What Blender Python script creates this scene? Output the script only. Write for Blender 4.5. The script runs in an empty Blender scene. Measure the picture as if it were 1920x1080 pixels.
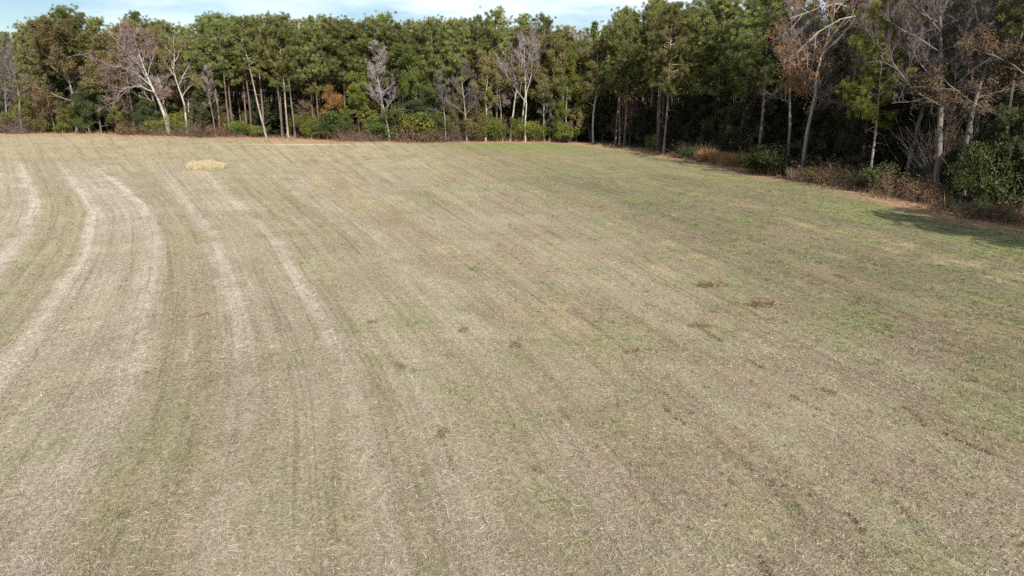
import bpy, math
import numpy as np
from mathutils import Vector

# ------------------------------------------------------------------ camera, sky, sun, exposure
S = bpy.context.scene
CAM_H = 10.0
PITCH = math.radians(16.2)
FPX = 1320.0                                   # focal length in photo pixels (1920 wide)
cam_d = bpy.data.cameras.new("camera")
cam = bpy.data.objects.new("camera", cam_d)
S.collection.objects.link(cam)
cam.location = (0, 0, CAM_H)
cam.rotation_euler = (math.pi / 2 - PITCH, 0, 0)
cam_d.sensor_width = 36.0
cam_d.lens = 36.0 * FPX / 1920.0
cam_d.clip_start = 0.1
cam_d.clip_end = 6000
S.camera = cam

SUN_EL = math.radians(35.0)
SUN_TRAVEL = math.radians(-21.5)               # azimuth (from +Y, clockwise) in which shadows fall
sun_from = Vector((-math.sin(SUN_TRAVEL) * math.cos(SUN_EL), -math.cos(SUN_TRAVEL) * math.cos(SUN_EL), math.sin(SUN_EL)))
sd = bpy.data.lights.new("sun", 'SUN')
sd.energy = 5.0
sd.angle = math.radians(0.53)
sd.color = (1.0, 0.955, 0.89)
sun = bpy.data.objects.new("sun", sd)
S.collection.objects.link(sun)
sun.rotation_euler = (-sun_from).to_track_quat('-Z', 'Y').to_euler()
sun.location = (30, -40, 60)

W = bpy.data.worlds.new("World")
S.world = W
W.use_nodes = True
wn, wl = W.node_tree.nodes, W.node_tree.links
wn.clear()
wo = wn.new("ShaderNodeOutputWorld")
bg = wn.new("ShaderNodeBackground")
sky = wn.new("ShaderNodeTexSky")
sky.sky_type = 'NISHITA'
sky.sun_disc = False
sky.sun_elevation = SUN_EL
sky.sun_rotation = math.atan2(sun_from.x, sun_from.y)
sky.air_density = 1.0
sky.dust_density = 0.0
sky.ozone_density = 4.0
# thin streaks of high cloud over the whole sky
tc = wn.new("ShaderNodeTexCoord")
mp = wn.new("ShaderNodeMapping")
mp.inputs['Scale'].default_value = (2.2, 2.2, 11.0)
mp.inputs['Rotation'].default_value = (0.05, 0.09, 0.4)
nz = wn.new("ShaderNodeTexNoise")
nz.inputs['Scale'].default_value = 1.6
nz.inputs['Detail'].default_value = 6
nz.inputs['Roughness'].default_value = 0.55
nz.inputs['Distortion'].default_value = 0.4
rp = wn.new("ShaderNodeValToRGB")
rp.color_ramp.elements[0].position = 0.38
rp.color_ramp.elements[0].color = (0.0, 0.0, 0.0, 1)
rp.color_ramp.elements[1].position = 0.66
rp.color_ramp.elements[1].color = (0.8, 0.8, 0.8, 1)
mx = wn.new("ShaderNodeMix")
mx.data_type = 'RGBA'
mx.inputs['B'].default_value = (14.5, 15.4, 16.2, 1)
wl.new(tc.outputs['Generated'], mp.inputs['Vector'])
wl.new(mp.outputs['Vector'], nz.inputs['Vector'])
wl.new(nz.outputs['Fac'], rp.inputs['Fac'])
wl.new(rp.outputs['Color'], mx.inputs['Factor'])
wl.new(sky.outputs['Color'], mx.inputs['A'])
wl.new(mx.outputs['Result'], bg.inputs['Color'])
bg.inputs['Strength'].default_value = 0.064
wl.new(bg.outputs['Background'], wo.inputs['Surface'])

vs = S.view_settings
vs.view_transform = 'Standard'
vs.look = 'None'
vs.exposure = 0.62
vs.gamma = 1.0
vs.use_curve_mapping = False
S.cycles.use_denoising = False
S.cycles.max_bounces = 6
S.cycles.diffuse_bounces = 3
S.cycles.transmission_bounces = 3
S.cycles.glossy_bounces = 2

# ------------------------------------------------------------------ helpers
COL = S.collection
RNG = np.random.default_rng(11)


def ray(px, py):
    dx, up, f = px - 960.0, 540.0 - py, FPX
    return np.array([dx, f * math.cos(PITCH) + up * math.sin(PITCH), up * math.cos(PITCH) - f * math.sin(PITCH)])


def ground_at(px, py):
    r = ray(px, py)
    t = -CAM_H / r[2]
    return float(r[0] * t), float(r[1] * t)


def height_at(Y, py):
    r = ray(960, py)
    return CAM_H + Y * r[2] / r[1]


def norm(v):
    v = np.asarray(v, float)
    return v / np.maximum(np.linalg.norm(v, axis=-1, keepdims=True), 1e-9)


def hash2(ix, iy, seed):
    h = (ix.astype(np.int64) * 374761393 + iy.astype(np.int64) * 668265263 + seed * 1442695041) & 0x7fffffff
    h = ((h ^ (h >> 13)) * 1274126177) & 0x7fffffff
    return ((h ^ (h >> 16)) & 0xffff) / 65535.0


def vnoise(x, y, seed=0):
    ix, iy = np.floor(x), np.floor(y)
    fx, fy = x - ix, y - iy
    fx, fy = fx * fx * (3 - 2 * fx), fy * fy * (3 - 2 * fy)
    a, b = hash2(ix, iy, seed), hash2(ix + 1, iy, seed)
    c, d = hash2(ix, iy + 1, seed), hash2(ix + 1, iy + 1, seed)
    return (a * (1 - fx) + b * fx) * (1 - fy) + (c * (1 - fx) + d * fx) * fy


def fbm(x, y, seed=0, octv=4):
    s, a, t = 0.0, 1.0, 0.0
    for k in range(octv):
        s = s + a * vnoise(x, y, seed + 17 * k)
        t += a
        a *= 0.5
        x, y = x * 2.03 + 5.1, y * 2.03 + 1.7
    return s / t


def sstep(a, b, x):
    t = np.clip((x - a) / (b - a), 0, 1)
    return t * t * (3 - 2 * t)


class Geo:
    """collects triangles and quads"""
    def __init__(self):
        self.v, self.f3, self.f4, self.c, self.n = [], [], [], [], 0

    def add(self, v, f, c=None):
        v = np.asarray(v, np.float32).reshape(-1, 3)
        f = np.asarray(f, np.int64)
        (self.f3 if f.shape[1] == 3 else self.f4).append(f + self.n)
        self.v.append(v)
        if c is None:
            c = np.ones((len(v), 3), np.float32)
        self.c.append(np.broadcast_to(np.asarray(c, np.float32), (len(v), 3)))
        self.n += len(v)

    def tube(self, pts, rad, k=6, c=None, cap=True):
        pts, rad = np.asarray(pts, float), np.asarray(rad, float)
        n = len(pts)
        d = norm(np.gradient(pts, axis=0))
        ref = np.array([0.0, 0, 1]) if abs(d[0][2]) < 0.8 else np.array([0.3, 1.0, 0])
        a = norm(np.cross(d, ref))
        b = np.cross(d, a)
        th = np.arange(k) * 2 * math.pi / k
        ring = pts[:, None] + rad[:, None, None] * (np.cos(th)[None, :, None] * a[:, None] + np.sin(th)[None, :, None] * b[:, None])
        i, j = np.meshgrid(np.arange(n - 1), np.arange(k), indexing='ij')
        q = np.stack([i * k + j, i * k + (j + 1) % k, (i + 1) * k + (j + 1) % k, (i + 1) * k + j], -1).reshape(-1, 4)
        self.add(ring.reshape(-1, 3), q, c)
        if cap:
            base = self.n - k
            self.f3.append(np.array([[base, base + m, base + m + 1] for m in range(1, k - 1)]))

    def spikes(self, p0, p1, r, c=None):
        """thin three-sided tapering twigs, all at once"""
        p0, p1 = np.asarray(p0, float), np.asarray(p1, float)
        n = len(p0)
        d = norm(p1 - p0)
        a = norm(np.cross(d, np.array([0.21, 0.13, 1.0])))
        b = np.cross(d, a)
        r = np.broadcast_to(np.asarray(r, float), (n,))[:, None]
        v = np.stack([p0 + a * r, p0 - 0.5 * a * r + .87 * b * r, p0 - 0.5 * a * r - .87 * b * r, p1], 1)
        o = np.arange(n)[:, None] * 4
        f = np.concatenate([o + [0, 1, 3], o + [1, 2, 3], o + [2, 0, 3]], 0)
        if c is not None:
            c = np.repeat(np.asarray(c, np.float32), 4, axis=0) if np.ndim(c) == 2 else c
        self.add(v.reshape(-1, 3), f, c)

    def blades(self, p, d, L, w, c=None, side=None, rng=RNG, quad=False):
        """leaf-sized triangles (or narrow quads): base p, direction d"""
        n = len(p)
        d = norm(d)
        if side is None:
            side = norm(np.cross(d, rng.normal(size=(n, 3))))
        L = np.broadcast_to(np.asarray(L, float), (n,))[:, None]
        w = np.broadcast_to(np.asarray(w, float), (n,))[:, None]
        if quad:
            v = np.stack([p - side * w * .5, p + side * w * .5, p + d * L + side * w * .4, p + d * L - side * w * .4], 1)
            k, f = 4, np.arange(n)[:, None] * 4 + [0, 1, 2, 3]
        else:
            v = np.stack([p - side * w * .5, p + side * w * .5, p + d * L], 1)
            k, f = 3, np.arange(n)[:, None] * 3 + [0, 1, 2]
        if c is not None and np.ndim(c) == 2:
            c = np.repeat(np.asarray(c, np.float32), k, axis=0)
        self.add(v.reshape(-1, 3), f, c)

    def mesh(self, name, mat, smooth=False):
        me = bpy.data.meshes.new(name)
        v = np.concatenate(self.v).astype(np.float32)
        t3 = np.concatenate(self.f3) if self.f3 else np.zeros((0, 3), np.int64)
        t4 = np.concatenate(self.f4) if self.f4 else np.zeros((0, 4), np.int64)
        me.vertices.add(len(v))
        me.vertices.foreach_set("co", v.ravel())
        li = np.concatenate([t3.ravel(), t4.ravel()]).astype(np.int32)
        st = np.concatenate([np.arange(len(t3)) * 3, len(t3) * 3 + np.arange(len(t4)) * 4]).astype(np.int32)
        me.loops.add(len(li))
        me.loops.foreach_set("vertex_index", li)
        me.polygons.add(len(st))
        me.polygons.foreach_set("loop_start", st)
        if smooth:
            me.polygons.foreach_set("use_smooth", np.ones(len(st), bool))
        me.update(calc_edges=True)
        c = np.concatenate(self.c)
        at = me.attributes.new("col", 'FLOAT_COLOR', 'POINT')
        at.data.foreach_set("color", np.concatenate([c, np.ones((len(c), 1), np.float32)], 1).astype(np.float32).ravel())
        me.materials.append(mat)
        return me


def link(name, data, parent=None):
    o = bpy.data.objects.new(name, data)
    COL.objects.link(o)
    if parent is not None:
        o.parent = parent
    return o


def tag(o, label=None, cat=None, group=None, kind=None):
    if label: o["label"] = label
    if cat: o["category"] = cat
    if group: o["group"] = group
    if kind: o["kind"] = kind
    return o


# ------------------------------------------------------------------ materials
def new_mat(name):
    m = bpy.data.materials.new(name)
    m.use_nodes = True
    m.node_tree.nodes.clear()
    return m, m.node_tree.nodes, m.node_tree.links


def leaf_mat(name, ca, cb, trans=0.3, hue=0.03, val=0.35, rough=0.55):
    """ca..cb by the vertex tint; whole plants differ a little from one another"""
    m, n, l = new_mat(name)
    out = n.new("ShaderNodeOutputMaterial")
    at = n.new("ShaderNodeAttribute"); at.attribute_name = "col"
    sep = n.new("ShaderNodeSeparateColor")
    mix = n.new("ShaderNodeMix"); mix.data_type = 'RGBA'
    mix.inputs['A'].default_value = (*ca, 1); mix.inputs['B'].default_value = (*cb, 1)
    oi = n.new("ShaderNodeObjectInfo")
    hsv = n.new("ShaderNodeHueSaturation")
    mr = n.new("ShaderNodeMapRange"); mr.inputs['To Min'].default_value = 0.5 - hue; mr.inputs['To Max'].default_value = 0.5 + hue
    mul = n.new("ShaderNodeMath"); mul.operation = 'MULTIPLY'; mul.inputs[1].default_value = 7.31
    fr = n.new("ShaderNodeMath"); fr.operation = 'FRACT'
    mv = n.new("ShaderNodeMapRange"); mv.inputs['To Min'].default_value = 1 - val; mv.inputs['To Max'].default_value = 1 + val * 0.8
    pb = n.new("ShaderNodeBsdfPrincipled")
    pb.inputs['Roughness'].default_value = rough
    pb.inputs['Specular IOR Level'].default_value = 0.25
    tr = n.new("ShaderNodeBsdfTranslucent")
    ms = n.new("ShaderNodeMixShader"); ms.inputs['Fac'].default_value = trans
    l.new(at.outputs['Color'], sep.inputs['Color'])
    l.new(sep.outputs['Red'], mix.inputs['Factor'])
    l.new(mix.outputs['Result'], hsv.inputs['Color'])
    l.new(oi.outputs['Random'], mr.inputs['Value']); l.new(mr.outputs['Result'], hsv.inputs['Hue'])
    l.new(oi.outputs['Random'], mul.inputs[0]); l.new(mul.outputs[0], fr.inputs[0]); l.new(fr.outputs[0], mv.inputs['Value'])
    l.new(mv.outputs['Result'], hsv.inputs['Value'])
    l.new(hsv.outputs['Color'], pb.inputs['Base Color']); l.new(hsv.outputs['Color'], tr.inputs['Color'])
    l.new(pb.outputs[0], ms.inputs[1]); l.new(tr.outputs[0], ms.inputs[2]); l.new(ms.outputs[0], out.inputs['Surface'])
    return m


def bark_mat(name, ca, cb, scale=6.0, stretch=0.16):
    m, n, l = new_mat(name)
    out = n.new("ShaderNodeOutputMaterial")
    tc = n.new("ShaderNodeTexCoord")
    mp = n.new("ShaderNodeMapping"); mp.inputs['Scale'].default_value = (1, 1, stretch)
    nz = n.new("ShaderNodeTexNoise"); nz.inputs['Scale'].default_value = scale; nz.inputs['Detail'].default_value = 5; nz.inputs['Roughness'].default_value = .65
    n2 = n.new("ShaderNodeTexNoise"); n2.inputs['Scale'].default_value = .55; n2.inputs['Detail'].default_value = 2
    add = n.new("ShaderNodeMath"); add.operation = 'MULTIPLY_ADD'; add.inputs[1].default_value = 0.6
    rp = n.new("ShaderNodeValToRGB")
    rp.color_ramp.elements[0].position = 0.55; rp.color_ramp.elements[0].color = (*ca, 1)
    rp.color_ramp.elements[1].position = 0.95; rp.color_ramp.elements[1].color = (*cb, 1)
    bp = n.new("ShaderNodeBump"); bp.inputs['Strength'].default_value = 0.7; bp.inputs['Distance'].default_value = 0.04
    pb = n.new("ShaderNodeBsdfPrincipled"); pb.inputs['Roughness'].default_value = 0.85
    pb.inputs['Specular IOR Level'].default_value = 0.2
    l.new(tc.outputs['Object'], mp.inputs['Vector']); l.new(mp.outputs[0], nz.inputs['Vector']); l.new(tc.outputs['Object'], n2.inputs['Vector'])
    l.new(n2.outputs['Fac'], add.inputs[0]); l.new(nz.outputs['Fac'], add.inputs[2])
    oi = n.new("ShaderNodeObjectInfo"); mr = n.new("ShaderNodeMapRange"); mr.inputs['To Min'].default_value = .62; mr.inputs['To Max'].default_value = 1.12
    hs = n.new("ShaderNodeHueSaturation")
    l.new(oi.outputs['Random'], mr.inputs['Value']); l.new(mr.outputs[0], hs.inputs['Value']); l.new(rp.outputs[0], hs.inputs['Color'])
    l.new(add.outputs[0], rp.inputs['Fac']); l.new(hs.outputs[0], pb.inputs['Base Color'])
    l.new(nz.outputs['Fac'], bp.inputs['Height']); l.new(bp.outputs[0], pb.inputs['Normal']); l.new(pb.outputs[0], out.inputs['Surface'])
    return m


def attr_mat(name, trans=0.2, rough=0.7):
    m, n, l = new_mat(name)
    out = n.new("ShaderNodeOutputMaterial")
    at = n.new("ShaderNodeAttribute"); at.attribute_name = "col"
    pb = n.new("ShaderNodeBsdfPrincipled"); pb.inputs['Roughness'].default_value = rough; pb.inputs['Specular IOR Level'].default_value = .25
    tr = n.new("ShaderNodeBsdfTranslucent")
    ms = n.new("ShaderNodeMixShader"); ms.inputs['Fac'].default_value = trans
    l.new(at.outputs['Color'], pb.inputs['Base Color']); l.new(at.outputs['Color'], tr.inputs['Color'])
    l.new(pb.outputs[0], ms.inputs[1]); l.new(tr.outputs[0], ms.inputs[2]); l.new(ms.outputs[0], out.inputs['Surface'])
    return m


M = {}
M['pine'] = leaf_mat("pine_needles", (0.068, 0.092, 0.026), (0.285, 0.278, 0.083), 0.16, 0.026, 0.32)
M['pine_y'] = leaf_mat("pine_needles_yellowish", (0.115, 0.140, 0.025), (0.32, 0.31, 0.068), 0.25, 0.012, 0.2)
M['olive'] = leaf_mat("olive_leaves", (0.100, 0.096, 0.028), (0.265, 0.225, 0.085), 0.3, 0.02, 0.25)
M['green'] = leaf_mat("evergreen_leaves", (0.036, 0.060, 0.016), (0.105, 0.140, 0.036), 0.25, 0.022, 0.25, 0.5)
M['dark'] = leaf_mat("dark_evergreen_leaves", (0.034, 0.052, 0.017), (0.095, 0.115, 0.036), 0.25, 0.02, 0.25, 0.5)
M['lime'] = leaf_mat("yellow_green_leaves", (0.085, 0.115, 0.018), (0.210, 0.215, 0.040), 0.3, 0.02, 0.2)
M['rust'] = leaf_mat("withered_brown_leaves", (0.11, 0.067, 0.038), (0.25, 0.160, 0.092), 0.3, 0.015, 0.25)
M['orange'] = leaf_mat("orange_autumn_leaves", (0.19, 0.08, 0.024), (0.38, 0.19, 0.05), 0.3, 0.012, 0.2)
M['pinkish'] = leaf_mat("pinkish_withered_leaves", (0.17, 0.10, 0.075), (0.32, 0.21, 0.16), 0.3, 0.01, 0.15)
M['sedge'] = leaf_mat("tan_dry_grass", (0.42, 0.325, 0.195), (0.68, 0.575, 0.40), 0.3, 0.01, 0.15)
M['sedge_rust'] = leaf_mat("russet_dry_grass", (0.20, 0.115, 0.05), (0.42, 0.275, 0.13), 0.3, 0.01, 0.15)
M['under'] = leaf_mat("undergrowth_leaves_shade", (0.018, 0.026, 0.011), (0.060, 0.058, 0.028), 0.2, 0.0, 0.0)  # shade inside the wood is put into this leaf colour
M['bark_pine'] = bark_mat("pine_bark", (0.050, 0.035, 0.027), (0.205, 0.155, 0.125))  # base bark darkened: the wood's shade partly put into its colour
M['bark_shade'] = bark_mat("pine_bark_shade", (0.03, 0.022, 0.018), (0.12, 0.09, 0.072))  # still darker pine bark, deep-wood shade put into the colour
M['bark_pine_sunlit'] = bark_mat("pine_bark_sunlit", (0.12, 0.088, 0.07), (0.42, 0.34, 0.29))  # pale pine bark; sunlight on the front trunks also put into its colour
M['bark_grey'] = bark_mat("grey_bark", (0.085, 0.070, 0.060), (0.27, 0.235, 0.205))
M['bark_pale'] = bark_mat("pale_bark", (0.13, 0.112, 0.095), (0.47, 0.43, 0.38), 7, .3)
M['twig_pale'] = bark_mat("pale_grey_twig_bark", (0.20, 0.165, 0.155), (0.42, 0.36, 0.34), 3, .5)
M['twig'] = bark_mat("twig_bark", (0.13, 0.105, 0.088), (0.30, 0.255, 0.225), 3, .5)
M['twig_pink'] = bark_mat("mauve_twig_bark", (0.14, 0.108, 0.102), (0.30, 0.245, 0.235), 3, .5)
M['twig_dim'] = bark_mat("dull_mauve_twig_bark", (0.095, 0.072, 0.070), (0.205, 0.165, 0.160), 3, .5)
M['twig_brown'] = bark_mat("brown_twig_bark", (0.12, 0.075, 0.05), (0.28, 0.19, 0.13), 3, .5)
M['straw'] = attr_mat("straw", 0.25, 0.6)
M['weed'] = attr_mat("weed_leaves", 0.3, 0.6)

# ------------------------------------------------------------------ field layout
# windrow / row lines of the field: ground polylines (picked along the harvest rows), x as a function of y
def row_line(pix):
    p = np.array(sorted([ground_at(*q) for q in pix], key=lambda t: t[1]))
    x, y = p[:, 0], p[:, 1]
    s0 = (x[1] - x[0]) / (y[1] - y[0]); s1 = (x[-1] - x[-2]) / (y[-1] - y[-2])
    y = np.concatenate([[-40], y, [200]]); x = np.concatenate([[x[0] + s0 * (-40 - y[1])], x, [x[-1] + s1 * (200 - y[-2])]])
    return y, x


L0 = row_line([(45, 325), (66, 380), (42, 440), (0, 490)])
L1 = row_line([(128, 330), (178, 400), (165, 470), (112, 560), (40, 655), (0, 705)])
L2 = row_line([(203, 335), (268, 385), (290, 435), (285, 520), (260, 620), (232, 720), (185, 820), (112, 950), (40, 1070)])
L3 = row_line([(345, 370), (397, 440), (430, 540), (450, 640), (450, 740), (438, 830), (408, 960), (385, 1080)])
L4 = row_line([(430, 370), (512, 450), (562, 530), (610, 610), (652, 690), (680, 770), (698, 860), (722, 960), (745, 1080)])
ys = np.linspace(-40, 200, 241)
lines = [np.interp(ys, *L) for L in (L0, L1, L2, L3, L4)]
slope = math.tan(math.radians(-17.0))
R5 = 11.5 + slope * (ys - 20)
R6 = R5 + 60
tab = np.array([lines[0] - 60, lines[0] - 5.5] + lines + [R5, R6])
for k in range(1, len(tab)):                      # keep the lines in order where they fan out
    tab[k] = np.maximum(tab[k], tab[k - 1] + 1.2)
UK = np.array([-71.0, -16.5, -11.0, -5.5, 0.0, 4.3, 8.2, 26.5, 86.5])


def row_u(x, y):
    yi = np.clip((y + 40), 0, 239.99)
    i = yi.astype(int); f = yi - i
    X = tab[:, i] * (1 - f) + tab[:, i + 1] * f
    u = UK[0] + (x - X[0])
    for k in range(len(UK) - 1):
        w = (x - X[k]) / (X[k + 1] - X[k])
        u = np.where(x >= X[k], UK[k] + w * (UK[k + 1] - UK[k]), u)
    return u


far_px = [(-420, 243), (-200, 246), (0, 249), (160, 251), (300, 254), (480, 259), (640, 264), (760, 266), (880, 267), (980, 267), (1060, 268)]
right_px = [(1105, 272), (1180, 279), (1250, 291), (1330, 306), (1420, 326), (1520, 343), (1610, 360), (1700, 384), (1790, 407), (1920, 430)]
FAR = np.array([ground_at(*p) for p in far_px])
RIGHT = np.array([ground_at(*p) for p in right_px])
d_r = norm(RIGHT[3] - RIGHT[-1])
RIGHT = np.vstack([RIGHT, RIGHT[-1] - d_r * 30, RIGHT[-1] - d_r * 75])
EDGE = np.vstack([FAR, RIGHT])


def edge_dist(x, y):
    """signed distance to the woods' edge: positive inside the field"""
    best = np.full(np.shape(x), 1e9); sign = np.ones(np.shape(x))
    for a, b in zip(EDGE[:-1], EDGE[1:]):
        ab = b - a
        t = np.clip(((x - a[0]) * ab[0] + (y - a[1]) * ab[1]) / (ab @ ab), 0, 1)
        dx, dy = x - a[0] - t * ab[0], y - a[1] - t * ab[1]
        dd = np.hypot(dx, dy)
        s = np.where(ab[0] * dy - ab[1] * dx > 0, -1.0, 1.0)
        sign = np.where(dd < best, s, sign); best = np.minimum(best, dd)
    return best * sign


def hgt(x, y):
    return 0.34 * (fbm(x * 0.045, y * 0.045, 5, 2) - 0.5)


def gz(x, y):
    return float(hgt(np.array([x]), np.array([y]))[0])


def gauss(x, s):
    return np.exp(-(x / s) ** 2)


def zones(x, y):
    """what lies on the ground: chaff, green, brown, yellow straw, needle litter, forest floor (0..1 each)"""
    u = row_u(x, y)
    e = edge_dist(x, y)
    big = fbm(x * 0.055, y * 0.055, 3, 4)
    mid = fbm(x * 0.25, y * 0.25, 9, 4)
    sm = fbm(x * 1.1, y * 1.1, 21, 3)
    stre = fbm(u * 0.75, y * 0.05, 33, 3)
    stre2 = fbm(u * 2.1, y * 0.07, 35, 2)
    wob = 0.7 * (fbm(x * 0.25, y * 0.25, 41, 2) - 0.5) + 1.1 * (fbm(x * 1.4, y * 1.4, 43, 3) - .5)
    uu = u + wob
    fade_far = 1 - sstep(60, 86, y + 0.25 * x)
    ch = np.zeros_like(x)
    for uk, s, a in ((-16.5, .7, .55), (-11.0, .85, 1.0), (-5.5, .72, 1.0), (0.0, .68, .95), (4.3, .60, .72), (8.2, .56, .70)):
        ch = np.maximum(ch, a * gauss(uu - uk, s * .80))
    ch = ch * (1 - .25 * sstep(6, 8, uu) * (1 - sstep(18, 28, y)))
    ch = np.maximum(ch, 0.36 * sstep(-5.6, -4.6, uu) * (1 - sstep(-1.0, 0.2, uu)))
    ch = np.maximum(ch, 0.17 * sstep(4.2, 4.8, uu) * (1 - sstep(7.6, 8.4, uu)))
    ch = np.maximum(ch, 0.32 * sstep(-17, -16, uu) * (1 - sstep(-12, -11, uu)))
    ch = np.maximum(ch, 0.55 * gauss(uu - 10.6, 0.9) * (1 - sstep(24, 40, y)))
    ch = np.maximum(ch, 0.22 * gauss(uu - 14.5, 1.2))
    ch = ch * fade_far * (0.28 + 1.35 * (0.3 * mid + 0.7 * sm)) * (.70 + .30 * sstep(17, 32, y))
    ch = np.maximum(ch, 0.26 * sstep(.52, .80, stre) * sstep(6, 12, uu) * (1 - sstep(24, 34, uu)) * (0.3 + 0.7 * mid))
    gr = sstep(.50, .74, 0.55 * stre + 0.45 * mid + 0.16 * (big - .5)) * 0.6
    gr = np.maximum(gr, 0.75 * sstep(.56, .72, stre2 * .5 + sm * .5) * sstep(.42, .62, big))
    gr = gr + 0.08 * gauss(uu - 2.2, 1.5) + 0.20 * gauss(uu - 10.0, 1.2) * sstep(20, 30, y) + 0.10 * gauss(uu + 8.3, 1.9) + .12 * gauss(uu - 12.6, 1.0)
    mott = sstep(.50, .66, fbm(x * .45, y * .45, 121, 4)) * sstep(.38, .58, fbm(x * .09 + 3, y * .09, 123, 3))
    gr = (gr * .9 + .60 * mott) * (.55 + .45 * sstep(4, 14, u))
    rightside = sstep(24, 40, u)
    gr = gr + 0.20 * rightside
    gr = gr * (1 - 0.8 * ch)
    # greener strip along the wood's edge
    nf = sstep(.35, .6, fbm(x * .12, y * .12, 77, 3))
    gr = gr + sstep(1.6, 3.5, e) * (1 - sstep(5.0, 11.0, e)) * sstep(-18, -2, x) * (0.42 + .75 * nf)
    g0 = np.array(ground_at(985, 276))
    gr = gr + 2.0 * np.exp(-((x - g0[0]) / 10) ** 2 - ((y - g0[1]) / 4.0) ** 2) * (0.6 + sm)
    br = sstep(.47, .66, 0.55 * fbm(x * .3, y * .3, 55, 4) + 0.45 * fbm(u * .6, y * .06, 57, 3)) * (.55 + .45 * sstep(6, 24, u))
    yl = sstep(.60, .78, 0.5 * fbm(u * .8, y * .045, 63, 3) + 0.5 * fbm(x * .7, y * .7, 65, 3)) * sstep(5, 12, u)
    yl = yl + 0.9 * gauss(u - 46.5, 1.2) * sstep(.45, .65, fbm(x * .9, y * .9, 67, 3))
    for (a, b, sx, sy) in ((596, 335, 1.0, 9.0), (670, 360, .8, 5.0)):
        q = ground_at(a, b)
        yl = yl + 0.8 * np.exp(-((x - q[0] + .3 * (y - q[1])) / sx) ** 2 - ((y - q[1]) / sy) ** 2)
    far_y = sstep(80, 110, y) * 0.55
    yl = np.maximum(yl, far_y * (0.5 + 0.8 * mid))
    yl = yl * (1 - .85 * np.clip(gr, 0, 1))
    jag = 1.3 * (fbm(x * .5, y * .5, 71, 3) - .5)
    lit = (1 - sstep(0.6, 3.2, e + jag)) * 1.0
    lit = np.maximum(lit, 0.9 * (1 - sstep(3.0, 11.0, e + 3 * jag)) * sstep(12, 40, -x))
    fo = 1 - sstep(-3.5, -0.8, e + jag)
    q = ground_at(575, 271)
    sand = 0.9 * np.exp(-((x - q[0]) / 9.0) ** 2 - ((y - q[1]) / .9) ** 2)
    return dict(u=u, e=e, ch=np.clip(ch, 0, 1), gr=np.clip(gr, 0, 1), br=np.clip(br, 0, 1), yl=np.clip(yl, 0, 1), lit=np.clip(lit, 0, 1), fo=np.clip(fo, 0, 1),
                gs=np.clip(1.5 * np.exp(-((x - g0[0]) / 9) ** 4 - ((y - g0[1] + .25 * (x - g0[0])) / 2.2) ** 2) * (.35 + sm), 0, 1), sand=sand, mid=mid, sm=sm, big=big, rs=rightside, stre=stre)


def lerp(a, b, t):
    return a * (1 - t)[:, None] + np.asarray(b)[None] * t[:, None]


def soil_colour(z):
    n = len(z['u'])
    c = np.tile(np.array([[0.338, 0.290, 0.205]]), (n, 1))
    c = lerp(c, (0.200, 0.176, 0.113), z['rs'] * .90)  # olive-brown right side; sun-angle shading partly put into the soil colour
    c = c * (0.84 + 0.32 * z['mid'] + 0.10 * (z['stre'] - .5))[:, None]
    c = lerp(c, (0.575, 0.510, 0.440), z['ch'] * .95)
    c = lerp(c, (0.235, 0.252, 0.103), z['gr'] * .62)
    c = lerp(c, (0.290, 0.215, 0.155), z['br'] * .52)
    c = lerp(c, (0.50, 0.415, 0.245), z['yl'] * .50)
    c = lerp(c, (0.66, 0.59, 0.46), z['sand'])
    c = lerp(c, (0.185, 0.275, 0.060), z['gs'] * .85)
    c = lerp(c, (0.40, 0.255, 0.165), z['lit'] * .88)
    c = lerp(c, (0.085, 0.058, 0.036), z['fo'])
    return c


# ------------------------------------------------------------------ ground sheet
gx = np.concatenate([[-3000, -1200, -500, -260, -190], np.arange(-150, 62.1, 0.40), [75, 100, 160, 300, 700, 1500, 3000]])
gy = np.concatenate([[-2500, -800, -200, -60, -15, -4], np.arange(2, 156.1, 0.40), [175, 220, 320, 600, 1500, 3500]])
GX, GY = np.meshgrid(gx, gy)
fx, fy = GX.ravel(), GY.ravel()
Z = zones(fx, fy)
inner = (np.abs(fx) < 170) & (fy > -30) & (fy < 180)
fz = hgt(fx, fy)
rel = 0.03 * (fbm(Z['u'] * 1.2, fy * .12, 91, 2) - .5) + 0.05 * (fbm(fx * 1.1, fy * 1.1, 93, 2) - .5)
fz = np.where(inner, fz + rel + .05 * Z['ch'], 0)
nx, ny = len(gx), len(gy)
i, j = np.meshgrid(np.arange(ny - 1), np.arange(nx - 1), indexing='ij')
quads = np.stack([i * nx + j, i * nx + j + 1, (i + 1) * nx + j + 1, (i + 1) * nx + j], -1).reshape(-1, 4)


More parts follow.
